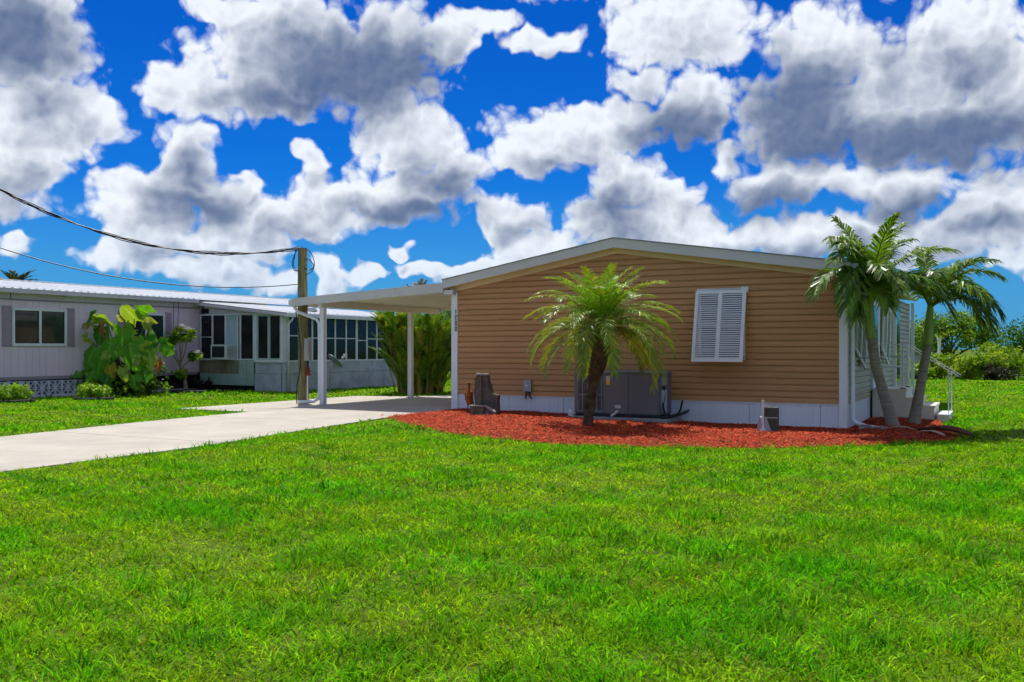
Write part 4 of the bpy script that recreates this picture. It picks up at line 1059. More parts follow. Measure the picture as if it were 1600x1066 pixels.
# windows with shutters
def lh_window(t0, t1, z0, z1, sw=0.26):
    e = MB(); w = 0.075
    e.box(0.001, 0.05, t0, t0 + w, z0, z1).box(0.001, 0.05, t1 - w, t1, z0, z1).box(0.001, 0.05, t0 + w, t1 - w, z0, z0 + w).box(0.001, 0.05, t0 + w, t1 - w, z1 - w, z1)
    m_ = (t0 + t1) / 2; e.box(0.001, 0.045, m_ - 0.035, m_ + 0.035, z0 + w, z1 - w)
    o = e.build('window', M['frame'], LH, bevel=0.005)
    for a, b in ((t0 + w, m_ - 0.035), (m_ + 0.035, t1 - w)):
        e2 = MB(); e2.box(0.001, 0.018, a + 0.02, b - 0.02, z0 + w + 0.02, z1 - w - 0.02); e2.build('pane', M['glass2'], o)
        e3 = MB(); e3.box(0.001, 0.03, a, a + 0.02, z0 + w, z1 - w).box(0.001, 0.03, b - 0.02, b, z0 + w, z1 - w).box(0.001, 0.03, a + 0.02, b - 0.02, z0 + w, z0 + w + 0.02).box(0.001, 0.03, a + 0.02, b - 0.02, z1 - w - 0.02, z1 - w); e3.build('sash', M['black'], o)
    for a, b in ((t0 - sw - 0.01, t0 - 0.012), (t1 + 0.012, t1 + sw)):
        o2 = MB().box(0.001, 0.028, a, b, z0 - 0.01, z1 + 0.04).build('shutter', M['mauve_dark'], LH, bevel=0.004)
lh_window(-1.68, -0.05, 1.42, 2.46)
lh_window(1.95, 3.40, 1.45, 2.46)
# soffit light and lead-in wires
MB().box(0.02, 0.16, -0.15, 0.42, 2.80, 2.86).build('soffit_light', M['frame'], LH, bevel=0.01)
e = MB(); e.tube([(0.03, 3.75, 2.9), (0.03, 3.73, 1.9)], 0.008, 5); e.tube([(0.03, 3.95, 2.9), (0.03, 3.90, 1.9)], 0.008, 5); e.build('wire', M['cable'], LH)
MB().box(0.017, 0.024, -1.72, -1.70, 2.70, 2.86).build('seam_strip', M['void_seam_black'], LH)
# roof: ribbed metal over the home
rz0, rz1 = 2.96, 3.42
def lh_roof(x0, x1, z0_, z1_, ya, yb, name, pitch=0.2286):
    mb = MB(); y = ya; ring = []
    while y < yb - 1e-6:
        ring += [(y, 0.0), (y + 0.155, 0.0), (y + 0.17, 0.028), (y + 0.21, 0.028)]
        y += pitch
    ring.append((yb, 0.0))
    n = len(ring)
    vs = [(x0, a, z0_ + b) for a, b in ring] + [(x1, a, z1_ + b) for a, b in ring] + [(x0, a, z0_ - 0.02) for a, b in ring] + [(x1, a, z1_ - 0.02) for a, b in ring]
    fs = []
    for i in range(n - 1):
        fs += [(i, i + 1, n + i + 1, n + i), (2*n + i + 1, 2*n + i, 3*n + i, 3*n + i + 1), (i, 2*n + i, 2*n + i + 1, i + 1), (n + i + 1, 3*n + i + 1, 3*n + i, n + i)]
    mb.add(vs, fs)
    return mb.build(name, M['roofmetal'], LH)
lh_roof(0.30, -3.4, rz0, rz1, T0 - 0.2, T2 + 0.3, 'roof')
lh_roof(-3.41, -7.2, rz1, rz0 - 0.05, T0 - 0.2, T2 + 0.3, 'roof')
MB().box(-3.5, -3.3, T0 - 0.2, T2 + 0.3, rz1 + 0.029, rz1 + 0.045).build('ridge_cap', M['roofmetal'], LH)
MB().box(0.0165, 0.26, T0, 4.6, 2.90, 2.935).build('soffit', M['mauve_pale'], LH)
MB().box(0.22, 0.30, T0 - 0.2, 4.55, 2.835, 2.935).build('gutter', M['mauve_pale'], LH, bevel=0.01)
# sunroom addition
SX, SY, SE = 3.74, 4.79, 12.2       # outer wall x, front wall y, back y
def sz(x): return 2.90 - (2.90 - 2.47) * x / 3.95
MB().prism([(0.0, sz(0) - 0.02), (3.95, sz(3.95) - 0.02), (3.95, sz(3.95) - 0.12), (0.0, sz(0) - 0.12)], 1, SY - 0.22, SY - 0.19).build('rake_fascia', M['mauve_pale'], LH)
MB().prism([(0.26, sz(0.26) - 0.13), (SX, sz(SX) - 0.13), (SX, 2.475), (0.26, 2.475)], 1, SY, SY + 0.06).build('gable_panel', M['mauve_pale'], LH)
# roof panel ribs run down the slope (along x)
mbq = MB(); y = SY - 0.22
ringv = []
while y < SE + 0.3:
    ringv += [(y, 0.0), (y + 0.155, 0.0), (y + 0.17, 0.026), (y + 0.21, 0.026)]; y += 0.2286
n = len(ringv)
vs = [(3.98, a, sz(3.98) + b) for a, b in ringv] + [(0.02, a, sz(0.02) + b) for a, b in ringv] + [(3.98, a, sz(3.98) - 0.019) for a, b in ringv] + [(0.02, a, sz(0.02) - 0.019) for a, b in ringv]
fs = []
for i in range(n - 1):
    fs += [(i, i + 1, n + i + 1, n + i), (2*n+i+1, 2*n+i, 3*n+i, 3*n+i+1), (i, 2*n+i, 2*n+i+1, i+1)]
mbq.add(vs, fs); rs_ = mbq.build('sunroom_roof', M['roofmetal'], LH)
MB().box(3.90, 4.02, SY - 0.2, SE + 0.3, sz(3.95) - 0.14, sz(3.95) - 0.03).build('gutter', M['frame'], LH, bevel=0.01)
e = MB(); e.lathe([(0.22, 0), (0.22, 0.04), (0.17, 0.12), (0.0, 0.15)], 16, (3.2, 6.6, sz(3.2) + 0.02)); e.build('roof_vent', M['metal'], rs_)
MB().box(SX - 0.1, SX, SY + 0.061, SE, 2.34, 2.47).build('header', M['frame'], LH)
MB().box(0.02, SX - 0.14, SY + 0.5, SE, 0.2, 2.3).build('interior', M['void_seam_black'], LH)  # black block in place of the unlit room
# front wall: narrow sliders, a pale panel, then a wide two-pane frame
posts = [0.10, 0.64, 1.22, 1.75, 1.87, 2.44]
e = MB()
for p_x in posts:
    e.box(p_x - 0.028, p_x + 0.028, SY - 0.012, SY + 0.05, 1.02, 2.47)
e.box(0.0725, 2.4675, SY - 0.02, SY - 0.0125, 0.98, 1.03); e.box(0.0725, 2.4675, SY - 0.02, SY - 0.0125, 2.43, 2.474)
wf = e.build('window_frame', M['frame'], LH)
for a, b in ((0, 1), (1, 2), (4, 5)):
    MB().box(posts[a] + 0.028, posts[b] - 0.028, SY + 0.015, SY + 0.022, 1.0, 2.45).build('pane', M['glass'], wf)
e = MB(); e.box(posts[0] + 0.028, posts[1] - 0.028, SY + 0.0, SY + 0.0145, 1.72, 1.745); e.build('meeting_rail', M['frame'], wf)
MB().box(posts[2] + 0.028, posts[3] - 0.028, SY + 0.005, SY + 0.02, 1.0, 2.45).build('blank_panel', M['panel_blue'], wf)
MB().box(posts[3] + 0.028, posts[4] - 0.028, SY + 0.0155, SY + 0.022, 1.0, 2.45).build('pane', M['glass'], wf)
e = MB(); a, b = 2.50, 3.70
e.box(a, a + 0.1, SY - 0.05, SY + 0.05, 0.92, 2.47).box(b - 0.11, b, SY - 0.05, SY + 0.05, 0.92, 2.47).box(a + 0.1, b - 0.11, SY - 0.05, SY + 0.05, 0.92, 1.0).box(a + 0.1, b - 0.11, SY - 0.05, SY + 0.05, 2.42, 2.47)
wf2 = e.build('window_frame', M['frame'], LH)
e = MB(); e.box(a + 0.1, a + 0.15, SY - 0.03, SY + 0.04, 1.0, 2.42).box(b - 0.15, b - 0.11, SY - 0.03, SY + 0.04, 1.0, 2.42).box(a + 0.15, b - 0.15, SY - 0.03, SY + 0.04, 1.0, 1.05).box(a + 0.15, b - 0.15, SY - 0.03, SY + 0.04, 2.37, 2.42).box((a + b) / 2 - 0.05, (a + b) / 2 + 0.05, SY - 0.03, SY + 0.04, 1.05, 2.37)
e.build('sash', M['frame_green'], wf2)
MB().box(a + 0.15, (a + b) / 2 - 0.05, SY + 0.0, SY + 0.01, 1.05, 2.37).build('pane', M['glass'], wf2)
MB().box((a + b) / 2 + 0.05, b - 0.15, SY + 0.0, SY + 0.01, 1.05, 2.37).build('pane', M['glass'], wf2)
MB().box(0.16, 0.48, SY - 0.012, SY - 0.001, 2.50, 2.66).build('vent_opening', M['void_seam_black'], LH)  # flat black patch painted for the shade inside the vent
MB().box(0.06, 2.46, SY - 0.005, SY + 0.045, 0.55, 0.975).build('stained_panel', M['mildew'], LH)
MB().box(0.10, 1.84, SY - 0.03, SY + 0.04, 0.18, 0.545).build('lower_board', M['aqua'], LH, bevel=0.006)
MB().box(1.85, 2.16, SY - 0.045, SY + 0.04, 0.18, 0.96).build('lower_panel', M['aqua'], LH, bevel=0.006)
MB().box(2.165, 2.46, SY - 0.03, SY + 0.04, 0.18, 0.96).build('lower_panel', M['aqua'], LH, bevel=0.006)
MB().box(0.1, 2.46, SY + 0.05, SY + 0.1, -0.03, 0.54).build('crawl_gap', M['void_seam_black'], LH)  # black sheet for the shade in the gap below the boards
# block knee walls
def blockrow(x0, x1, z0, z1, axis, fixed, n):
    for k in range(n):
        a = x0 + (x1 - x0) * k / n; b = x0 + (x1 - x0) * (k + 1) / n - 0.008
        off_ = random.uniform(-0.004, 0.004)
        if axis == 'x': MB().box(a, b, fixed + off_, fixed + 0.12, z0, z1).build('wall_block', M['block'], LH, bevel=0.006)
        else: MB().box(fixed - 0.12, fixed + off_, a, b, z0, z1).build('wall_block', M['block'], LH, bevel=0.006)
blockrow(2.50, SX - 0.13, 0.57, 0.91, 'x', SY, 1); blockrow(2.50, SX - 0.13, -0.04, 0.56, 'x', SY - 0.02, 1)
blockrow(SY, SE, 0.57, 0.93, 'y', SX, 5); blockrow(SY - 0.02, SE, -0.04, 0.56, 'y', SX + 0.02, 4)
# side wall windows
e = MB()
ts = [SY + 0.14 + 0.572 * k for k in range(13)]
for k, t in enumerate(ts):
    w = 0.05 if k % 3 == 0 else 0.03
    e.box(SX - 0.06, SX, t - w, t + w, 0.985, 2.339)
e.box(SX - 0.07, SX + 0.012, SY, SE, 0.935, 0.984)
e.box(SX - 0.09, SX - 0.002, SY + 0.0505, SY + 0.0895, 0.985, 2.339)
wf3 = e.build('window_frame', M['frame'], LH)
for k in range(12):
    w0 = 0.05 if k % 3 == 0 else 0.03; w1 = 0.05 if (k + 1) % 3 == 0 else 0.03
    MB().box(SX - 0.04, SX - 0.03, ts[k] + w0, ts[k + 1] - w1, 0.985, 2.339).build('pane', M['glass'], wf3)
    zz = 1.68 + (0.0 if k % 2 else 0.06) * random.choice((-1, 0, 1))
    MB().box(SX - 0.0295, SX - 0.01, ts[k] + w0, ts[k + 1] - w1, zz, zz + 0.03).build('meeting_rail', M['frame'], wf3)
e = MB(); e.tube([(3.95, SY + 0.12, sz(3.95) - 0.12), (3.94, SY + 0.12, sz(3.95) - 0.2), (SX + 0.06, SY + 0.1, sz(3.95) - 0.34), (SX + 0.05, SY + 0.1, 2.0), (SX + 0.05, SY + 0.1, 0.03)], 0.036, 8)
e.build('downspout', M['frame'], LH, smooth=True)
# window air conditioner
q = lot(-12.87 + 1.02, SY - 0.02, 1.0)
WA = thing('window_air_conditioner', 'white window air conditioner sticking out of the mauve house sunroom', 'air conditioner', (q.x, q.y, 1.02), TH)
MB().box(0, 0.66, -0.42, 0.0, 0.0, 0.46).build('case', M['frame'], WA, bevel=0.01)
gr = MB().box(0.06, 0.60, -0.426, -0.421, 0.05, 0.41).build('rear_grille', M['ac_dark'], WA)
e = MB()
for k in range(9): e.box(0.66, 0.672, -0.36, -0.06, 0.06 + k * 0.04, 0.075 + k * 0.04)
e.build('side_louver', M['ac_trim'], WA)
MB().box(0.02, 0.64, -0.36, 0.0, -0.02, -0.001).build('shelf', M['frame'], WA)

# satellite dish
q = lot(-8.15, 5.75)
SD = thing('satellite_dish', 'grey satellite dish on a post before the sunroom wall', 'satellite dish', (q.x, q.y, 0), 0)
e = MB(); e.tube([(0, 0, -0.05), (0, 0, 0.82)], 0.03, 10); e.build('mast', M['metal'], SD)
e = MB(); prof = [(0.0, 0.0), (0.10, 0.006), (0.2, 0.03), (0.29, 0.065), (0.30, 0.068)]; e.lathe(prof, 28)
o = e.build('reflector', M['metal'], SD, smooth=True); md = o.modifiers.new('t', 'SOLIDIFY'); md.thickness = 0.012
o.location = (0.12, -0.02, 0.92); o.rotation_euler = (R(-22), R(40), R(0))
e = MB(); e.tube([(0.10, 0, 0.80), (0.22, -0.02, 0.76), (0.46, 0.02, 1.10)], 0.014, 8); e.build('feed_arm', M['metal'], SD)
e = MB(); e.box(0.42, 0.53, -0.04, 0.08, 1.08, 1.19); e.tube([(0.43, 0.02, 1.10), (0.37, 0.02, 1.06)], 0.03, 8); e.build('feed_horn', M['frame'], SD, bevel=0.01)
e = MB(); e.bar((0.0, 0, 0.78), (0.12, 0, 0.90), 0.07, 0.07); e.build('bracket', M['metal'], SD)

# ------------------------------------------------------------------ plants
def rc(c, v=0.25, h=0.12):
    k = random.uniform(1 - v, 1 + v); return (c[0] * k * random.uniform(1 - h, 1 + h), c[1] * k, c[2] * k)
def frond(mb, mr, base, az, el0, length, droop, leaf_len, npair, lw, col, alpha0=70, alpha1=28, vee=25, sag=0.5, twist=0.0, dead=0.0, rr=0.014, petiole=0.15, tipcol=None):
    """arched feather frond; leaflets go to mb, rachis to mr"""
    N = 16; p = Vector(base); pts = [p.copy()]; tang = []
    h = Vector((math.cos(az), math.sin(az), 0))
    for i in range(N):
        u = (i + 0.5) / N; e = el0 - droop * u ** 1.25
        d = h * math.cos(e) + Vector((0, 0, math.sin(e)))
        p = p + d * (length / N); pts.append(p.copy()); tang.append(d)
    mr.tube(pts, [rr * (1 - 0.85 * i / N) for i in range(N + 1)], 5, col=None)
    for i in range(npair):
        u = petiole + (1 - petiole) * (i + 0.5) / npair
        x = u * N; k = min(int(x), N - 1); f = x - k
        P = pts[k].lerp(pts[k + 1], f); T = tang[k]
        S = T.cross(Vector((0, 0, 1)))
        S = S.normalized() if S.length > 1e-3 else Vector((math.sin(az), -math.cos(az), 0))
        Nn = S.cross(T).normalized()
        prof = (0.5 + 0.5 * math.sin(math.pi * min(1, (u - petiole) / (1 - petiole) * 0.85 + 0.12))) * (1 - 0.35 * u)
        for sg in (-1, 1):
            al = R(alpha0 + (alpha1 - alpha0) * u + random.uniform(-9, 9)); ve = R(vee + random.uniform(-14, 14)) 
            d = T * math.cos(al) + (S * sg * math.cos(ve) + Nn * math.sin(ve)) * math.sin(al)
            L_ = leaf_len * prof * random.uniform(0.85, 1.12)
            wv_ = d.cross(Nn).normalized() * lw * 0.5 * random.uniform(0.8, 1.2)
            wv_ = (wv_ + Nn * random.uniform(-0.5, 0.5) * lw * 0.5)
            g1 = Vector((0, 0, -1)) * L_ * sag
            a0 = P; a1 = P + d * L_ * 0.5 + g1 * 0.22; a2 = P + d * L_ * 0.92 + g1 * 0.95
            cc = rc(col if not tipcol or random.random() > u * 0.5 else tipcol)
            mb.add([a0 - wv_ * 0.5, a0 + wv_ * 0.5, a1 + wv_, a1 - wv_, a2], [(0, 1, 2, 3), (3, 2, 4)], cc)
    return pts

def palm_frond_part(parent, base, az, el0, length, droop, leaf_len, npair, lw, col, **kw):
    mb = MB(); mr = MB(); frond(mb, mr, base, az, el0, length, droop, leaf_len, npair, lw, col, **kw)
    o = mb.build('frond', M['palm'], parent)
    r_ = [(0.20, 0.26, 0.05)] * len(mr.v); mr.c = r_
    mr.build('rachis', M['palm'], o, smooth=True)
    return o

# pygmy date palm
PZ = gz(1.29) + 0.05
PY = thing('date_palm', 'bushy pygmy date palm with leaning brown trunk before the air conditioner', 'palm', (1.29, 15.91, PZ))
tp = [(0, 0, -0.1), (0.02, 0, 0.15), (0.06, 0, 0.45), (0.10, 0, 0.75), (0.18, 0, 1.05), (0.24, 0, 1.35), (0.25, 0, 1.72)]
tr_ = [0.105, 0.085, 0.075, 0.085, 0.145, 0.155, 0.10]
pp = loop(tp); rr_ = []
for i in range(len(pp)):
    u = i / (len(pp) - 1) * (len(tp) - 1); k = min(int(u), len(tp) - 2); rr_.append(tr_[k] + (tr_[k + 1] - tr_[k]) * (u - k))
mb = MB(); mb.tube(pp, rr_, 14)
for k in range(170):                          # old leaf bases on the trunk
    u = random.uniform(0.25, 0.97); i = int(u * (len(pp) - 2)); c = pp[i]; a = random.uniform(0, 6.28); r_ = rr_[i]
    d = Vector((math.cos(a), math.sin(a), 0)); p0 = c + d * r_ * 0.85; L_ = random.uniform(0.03, 0.075)
    mb.tube([p0, p0 + d * L_ * 0.7 + Vector((0, 0, L_ * 0.8))], [0.016, 0.007], 4)
mb.build('trunk', M['bark_brown'], PY, smooth=False)
random.seed(21)
top = Vector((0.25, 0, 1.66))
for k in range(64):
    az = k * 2.39996 + random.uniform(-0.2, 0.2)
    u = k / 63.0
    el0 = R(84 - 92 * u ** 0.85 + random.uniform(-6, 6))
    ln_ = random.uniform(1.2, 1.5) * (0.72 + 0.33 * min(1, u * 3))
    dr_ = R(62 + 26 * u + random.uniform(-8, 12)) if u > 0.15 else R(48)
    col = random.choice([(0.22, 0.46, 0.018), (0.33, 0.50, 0.022), (0.15, 0.33, 0.018)]) if u < 0.5 else random.choice([(0.18, 0.34, 0.018), (0.30, 0.42, 0.024), (0.13, 0.26, 0.018)])
    palm_frond_part(PY, top + Vector((math.cos(az) * 0.05, math.sin(az) * 0.05, 0.16 * (1 - u))), az, el0, ln_, dr_, 0.36, 52, 0.0155, col, alpha0=64, alpha1=30, vee=16, sag=0.3, rr=0.010, petiole=0.13, tipcol=(0.32, 0.38, 0.03))

# christmas palms
def adonidia(name, label, base, pts, radii, shaft, seed, nf, azs, lean):
    random.seed(seed)
    P_ = thing(name, label, 'palm', base, 0, 'pair of smooth-trunked palms at the house corner')
    pp = loop(pts); rr_ = []
    for i in range(len(pp)):
        u = i / (len(pp) - 1) * (len(pts) - 1); k = min(int(u), len(pts) - 2); rr_.append((radii[k] + (radii[k + 1] - radii[k]) * (u - k)) * (1.05 if i % 3 == 0 else 1.0))
    mb = MB(); mb.tube(pp, rr_, 16); mb.build('trunk', M['bark_grey'], P_, smooth=True)
    sp = loop(shaft); mb = MB(); n_ = len(sp); mb.tube(sp, [0.086 - 0.045 * (i / (n_ - 1)) ** 1.2 + 0.012 * math.sin(math.pi * i / (n_ - 1)) for i in range(n_)], 14); mb.build('crownshaft', M['crownshaft'], P_, smooth=True)
    t = Vector(shaft[-1])
    for k, (az, el, ln_, dr_) in enumerate(azs):
        b = t + Vector((math.cos(R(az)) * 0.03, math.sin(R(az)) * 0.03, -0.12 + 0.05 * random.random()))
        c = random.choice([(0.16, 0.32, 0.02), (0.21, 0.37, 0.024), (0.11, 0.24, 0.018)])
        palm_frond_part(P_, b, R(az + random.uniform(-6, 6)), R(el), ln_, R(dr_), 0.60, 58, 0.036, c, alpha0=66, alpha1=30, vee=26, sag=0.56, rr=0.021, petiole=0.13, tipcol=(0.12, 0.19, 0.03))
    return P_
b1 = (6.76, 16.40, gz(7.1) + 0.03)
adonidia('christmas_palm', 'left one of two palms at the house corner, trunk leaning left', b1,
         [(0, 0, -0.1), (-0.06, 0, 0.2), (-0.21, 0, 0.7), (-0.33, 0, 1.15), (-0.40, 0, 1.62)], [0.15, 0.105, 0.088, 0.084, 0.08],
         [(-0.40, 0, 1.60), (-0.425, 0, 1.87), (-0.43, 0, 2.16), (-0.43, 0, 2.43)], 3, 10,
         [(221, 50, 1.9, 112), (230, 38, 1.75, 105), (225, 64, 1.9, 100), (240, 24, 1.5, 92), (232, 70, 1.8, 88), (218, 74, 1.85, 92), (226, 54, 1.7, 122), (100, 72, 1.7, 62), (60, 60, 1.7, 85), (18, 50, 1.7, 92), (-12, 34, 1.5, 98), (-50, 44, 1.45, 100), (-92, 52, 1.5, 105), (262, 58, 1.55, 100), (-78, 80, 1.6, 50), (190, 84, 1.6, 45), (20, 82, 1.6, 48), (-25, 66, 1.65, 80), (30, 72, 1.7, 66), (-95, 30, 1.3, 90)], 0)
b2 = (7.42, 17.15, gz(7.5) + 0.03)
adonidia('christmas_palm', 'right one of two palms at the house corner, trunk leaning right', b2,
         [(0, 0, -0.1), (0.04, 0, 0.2), (0.13, 0, 0.7), (0.20, 0, 1.1), (0.27, 0, 1.50)], [0.145, 0.10, 0.084, 0.08, 0.075],
         [(0.27, 0, 1.49), (0.285, 0, 1.75), (0.30, 0, 2.0), (0.32, 0, 2.30)], 5, 10,
         [(8, 56, 1.40, 125), (40, 62, 1.5, 95), (-28, 44, 1.35, 118), (75, 74, 1.6, 52), (-70, 50, 1.4, 105), (110, 56, 1.5, 80), (-135, 56, 1.3, 95), (-110, 62, 1.4, 90), (-8, 30, 1.3, 112), (20, 72, 1.55, 72), (-160, 62, 1.25, 90), (-10, 68, 1.45, 98), (-50, 70, 1.45, 80), (14, 40, 1.35, 125)], 0)

# areca clump behind the carport
random.seed(33)
q = lot(-5.15, 6.3)
AR = thing('areca_palm', 'dense areca palm clump seen through the carport', 'palm clump', (q.x, q.y, 0))
can = MB()
for k in range(150):
    a = random.uniform(0, 6.28); r0 = 0.66 * math.sqrt(random.random())
    bx_, by_ = math.cos(a) * r0 * 1.1, math.sin(a) * r0 * 0.9
    out = 0.22 + 0.55 * r0
    hgt_ = random.uniform(0.25, 1.75)
    tp_ = Vector((bx_ + math.cos(a) * out * hgt_ * 0.42, by_ + math.sin(a) * out * hgt_ * 0.42, hgt_))
    c_mid = Vector((bx_ + math.cos(a) * out * hgt_ * 0.16, by_ + math.sin(a) * out * hgt_ * 0.16, hgt_ * 0.55))
    can.tube([(bx_, by_, -0.05), c_mid, tp_], [0.024, 0.02, 0.015], 5)
    for f_ in range(2):
        az = a + random.uniform(-1.3, 1.3)
        mb = MB(); mr = MB()
        col = random.choice([(0.12, 0.26, 0.016), (0.16, 0.31, 0.02), (0.28, 0.34, 0.03), (0.08, 0.18, 0.014), (0.11, 0.23, 0.014)])
        frond(mb, mr, tp_, az, R(random.uniform(70, 88)), random.uniform(0.85, 1.25), R(random.uniform(25, 60)), 0.40, 26, 0.03, col, alpha0=52, alpha1=25, vee=25, sag=0.2, rr=0.011, petiole=0.2)
        mr.c = [(0.42, 0.36, 0.10)] * len(mr.v)
        n0 = len(mb.v); mb.v += mr.v; mb.f += [tuple(i + n0 for i in f) for f in mr.f]; mb.c += mr.c
        mb.build('frond', M['palm'], AR)
for k in range(110):                              # low leafy growth round the canes
    a = random.uniform(0, 6.28); rr0 = random.uniform(0.45, 0.72)
    mb = MB(); mr = MB(); col = random.choice([(0.12, 0.26, 0.016), (0.17, 0.32, 0.02), (0.09, 0.20, 0.014), (0.26, 0.34, 0.03)])
    frond(mb, mr, (math.cos(a) * rr0 * 1.1, math.sin(a) * rr0, random.uniform(0.0, 0.9)), a + random.uniform(-0.6, 0.6), R(random.uniform(68, 88)), random.uniform(0.7, 1.1), R(random.uniform(20, 50)), 0.36, 22, 0.032, col, alpha0=50, alpha1=25, vee=25, sag=0.25, rr=0.008, petiole=0.1)
    mb.build('frond', M['palm'], AR)
can.build('cane', M['cane'], AR)

# leaf cloud for shrubs and trees
def leafcloud(blobs, n, size, cols, seed, upbias=0.5, clump=0.28):
    """blobs: (cx,cy,cz,rx,ry,rz); leaves gathered in sprays near each blob's surface"""
    g_ = np.random.default_rng(seed)
    B = np.array(blobs); vol = np.prod(B[:, 3:], 1) ** (2 / 3); pr = vol / vol.sum()
    ns = max(8, n // 16)
    bi = g_.choice(len(B), ns, p=pr)
    d = g_.normal(size=(ns, 3)); d /= np.linalg.norm(d, axis=1)[:, None]
    rad = g_.uniform(0.55, 1.08, ns)[:, None]
    sc_ = B[bi, :3] + d * rad * B[bi, 3:]
    who = g_.integers(0, ns, n)
    cl = clump * B[bi, 3:].mean(1)[who][:, None]
    P = sc_[who] + g_.normal(size=(n, 3)) * cl * 0.55
    nrm = d[who] * 0.6 + g_.normal(size=(n, 3)) * 0.7 + np.array([0, 0, upbias]); nrm /= np.linalg.norm(nrm, axis=1)[:, None]
    t = np.cross(nrm, g_.normal(size=(n, 3))); t /= np.linalg.norm(t, axis=1)[:, None]
    b = np.cross(nrm, t)
    L_ = size * g_.uniform(0.6, 1.3, n)[:, None]; W_ = L_ * g_.uniform(0.35, 0.55, n)[:, None]
    v = np.stack([P - t * L_ * 0.5, P + b * W_ * 0.5 - t * L_ * 0.05, P + t * L_ * 0.5 - nrm * L_ * 0.15, P - b * W_ * 0.5 - t * L_ * 0.05], 1).reshape(-1, 3)
    f = np.arange(n * 4).reshape(-1, 4)
    cs = np.array(cols); spray_c = g_.integers(0, len(cs), ns)
    c = cs[spray_c[who]] * g_.uniform(0.65, 1.3, (n, 1)) * g_.uniform(0.9, 1.1, (n, 3))
    return v, f, np.repeat(c, 4, 0)
def foliage(name, parent, blobs, n, size, cols, seed, **k):
    v, f, c = leafcloud(blobs, n, size, cols, seed, **k)
    return link(np_mesh(name, v, f, 4, c), name, M['leaf'], parent)
def tree(name, label, loc, h, blobs, n, size, cols, seed, group=None, tr=0.16):
    T_ = thing(name, label, 'tree', loc, 0, group)
    g_ = random.Random(seed); mb = MB()
    mb.tube([(0, 0, -0.2), (0.05, 0, h * 0.25), (-0.05, 0.05, h * 0.5)], [tr, tr * 0.8, tr * 0.55], 9)
    for bl in blobs:
        mb.tube([(0, 0, h * 0.22), (bl[0] * 0.4, bl[1] * 0.4, (h * 0.25 + bl[2]) / 2), (bl[0], bl[1], bl[2])], [tr * 0.55, tr * 0.35, tr * 0.12], 6)
    mb.build('trunk', M['trunk'], T_, smooth=True)
    foliage('crown', T_, blobs, n, size, cols, seed)
    return T_
GR = [(0.14, 0.30, 0.016), (0.19, 0.37, 0.02), (0.10, 0.22, 0.015), (0.25, 0.42, 0.024)]
YG = [(0.27, 0.45, 0.022), (0.36, 0.52, 0.025), (0.20, 0.37, 0.02), (0.42, 0.54, 0.035)]
DK = [(0.03, 0.075, 0.012), (0.045, 0.105, 0.014), (0.06, 0.13, 0.014)]
def gp(px, D): return ((px - 800) / 1450 * D, D)
x, y = gp(1482, 52)
tree('spreading_tree', 'broad dark tree behind the shrubs, right of the palms', (x, y, -0.1), 3.4,
     [(-1.7, 0, 2.1, 1.0, 1.0, 0.75), (-0.6, 0.3, 2.6, 1.1, 1.1, 0.8), (0.5, 0, 2.9, 1.1, 1.0, 0.75), (1.6, 0.2, 2.5, 1.1, 1.0, 0.9), (2.4, 0, 1.9, 0.8, 0.9, 0.7), (0.2, -0.7, 2.1, 1.2, 0.8, 0.7), (-1.2, -0.6, 1.8, 0.9, 0.8, 0.6)], 9000, 0.19, GR + GR + DK[1:] + YG[:2], 11)
x, y = gp(1606, 50)
tree('round_tree', 'rounded bright green tree at the right edge of the frame', (x, y, -0.1), 3.2,
     [(0, 0, 1.9, 1.3, 1.2, 1.1), (0.8, 0.2, 1.6, 1.1, 1.1, 1.1), (-0.6, -0.2, 1.4, 0.9, 0.9, 0.9), (1.9, 0.3, 1.9, 1.2, 1.0, 1.0)], 7000, 0.17, [(0.05, 0.17, 0.014), (0.035, 0.12, 0.012), (0.07, 0.20, 0.014)], 12)
def shrub(label, px, D, w, h, cols, seed, n=2600, size=0.15, grp=None):
    x, y = gp(px, D); S_ = thing('shrub', label, 'shrub', (x, y, gz(x)), 0, grp)
    g_ = random.Random(seed); bl = []
    for k in range(7):
        bl.append((g_.uniform(-0.6, 0.6) * w, g_.uniform(-0.3, 0.3), h * g_.uniform(0.3, 0.72), w * g_.uniform(0.3, 0.5), 0.5, h * g_.uniform(0.25, 0.38)))
    foliage('foliage', S_, bl, n, size, cols, seed)
    mb = MB()
    for b_ in bl: mb.tube([(b_[0] * 0.3, b_[1] * 0.3, -0.05), (b_[0], b_[1], b_[2])], [0.03, 0.012], 5)
    mb.build('stem', M['trunk'], S_)
hed = [(1440, 44, 0.9, 0.95, YG, 'low yellow-green shrub just right of the right-hand palm trunk'), (1478, 44, 1.2, 1.35, GR + YG, 'mid green shrub under the broad dark tree'), (1512, 43.5, 1.2, 1.5, YG, 'leafy yellow-green shrub below the drooping right palm frond'),
       (1548, 43, 1.1, 1.35, GR + YG, 'mid green shrub left of the dark purplish bush'), (1560, 46, 1.3, 1.75, YG, 'tallest pale green shrub in the row at right'), (1590, 43.5, 1.2, 1.6, YG + GR, 'yellow-green shrub at the right edge below the round tree'), (1625, 43, 1.3, 1.5, GR, 'green shrub cut by the right edge of the picture')]
for k, (px, D, w, h, cl, lb) in enumerate(hed):
    shrub(lb, px, D, w, h, cl, 40 + k, grp='row of shrubs at the far lawn edge')
shrub('small dark purplish bush in front of the yellow-green shrubs', 1562, 42.2, 0.75, 0.75, [(0.045, 0.055, 0.03), (0.07, 0.07, 0.055), (0.03, 0.04, 0.02)], 60, 1500, 0.12)
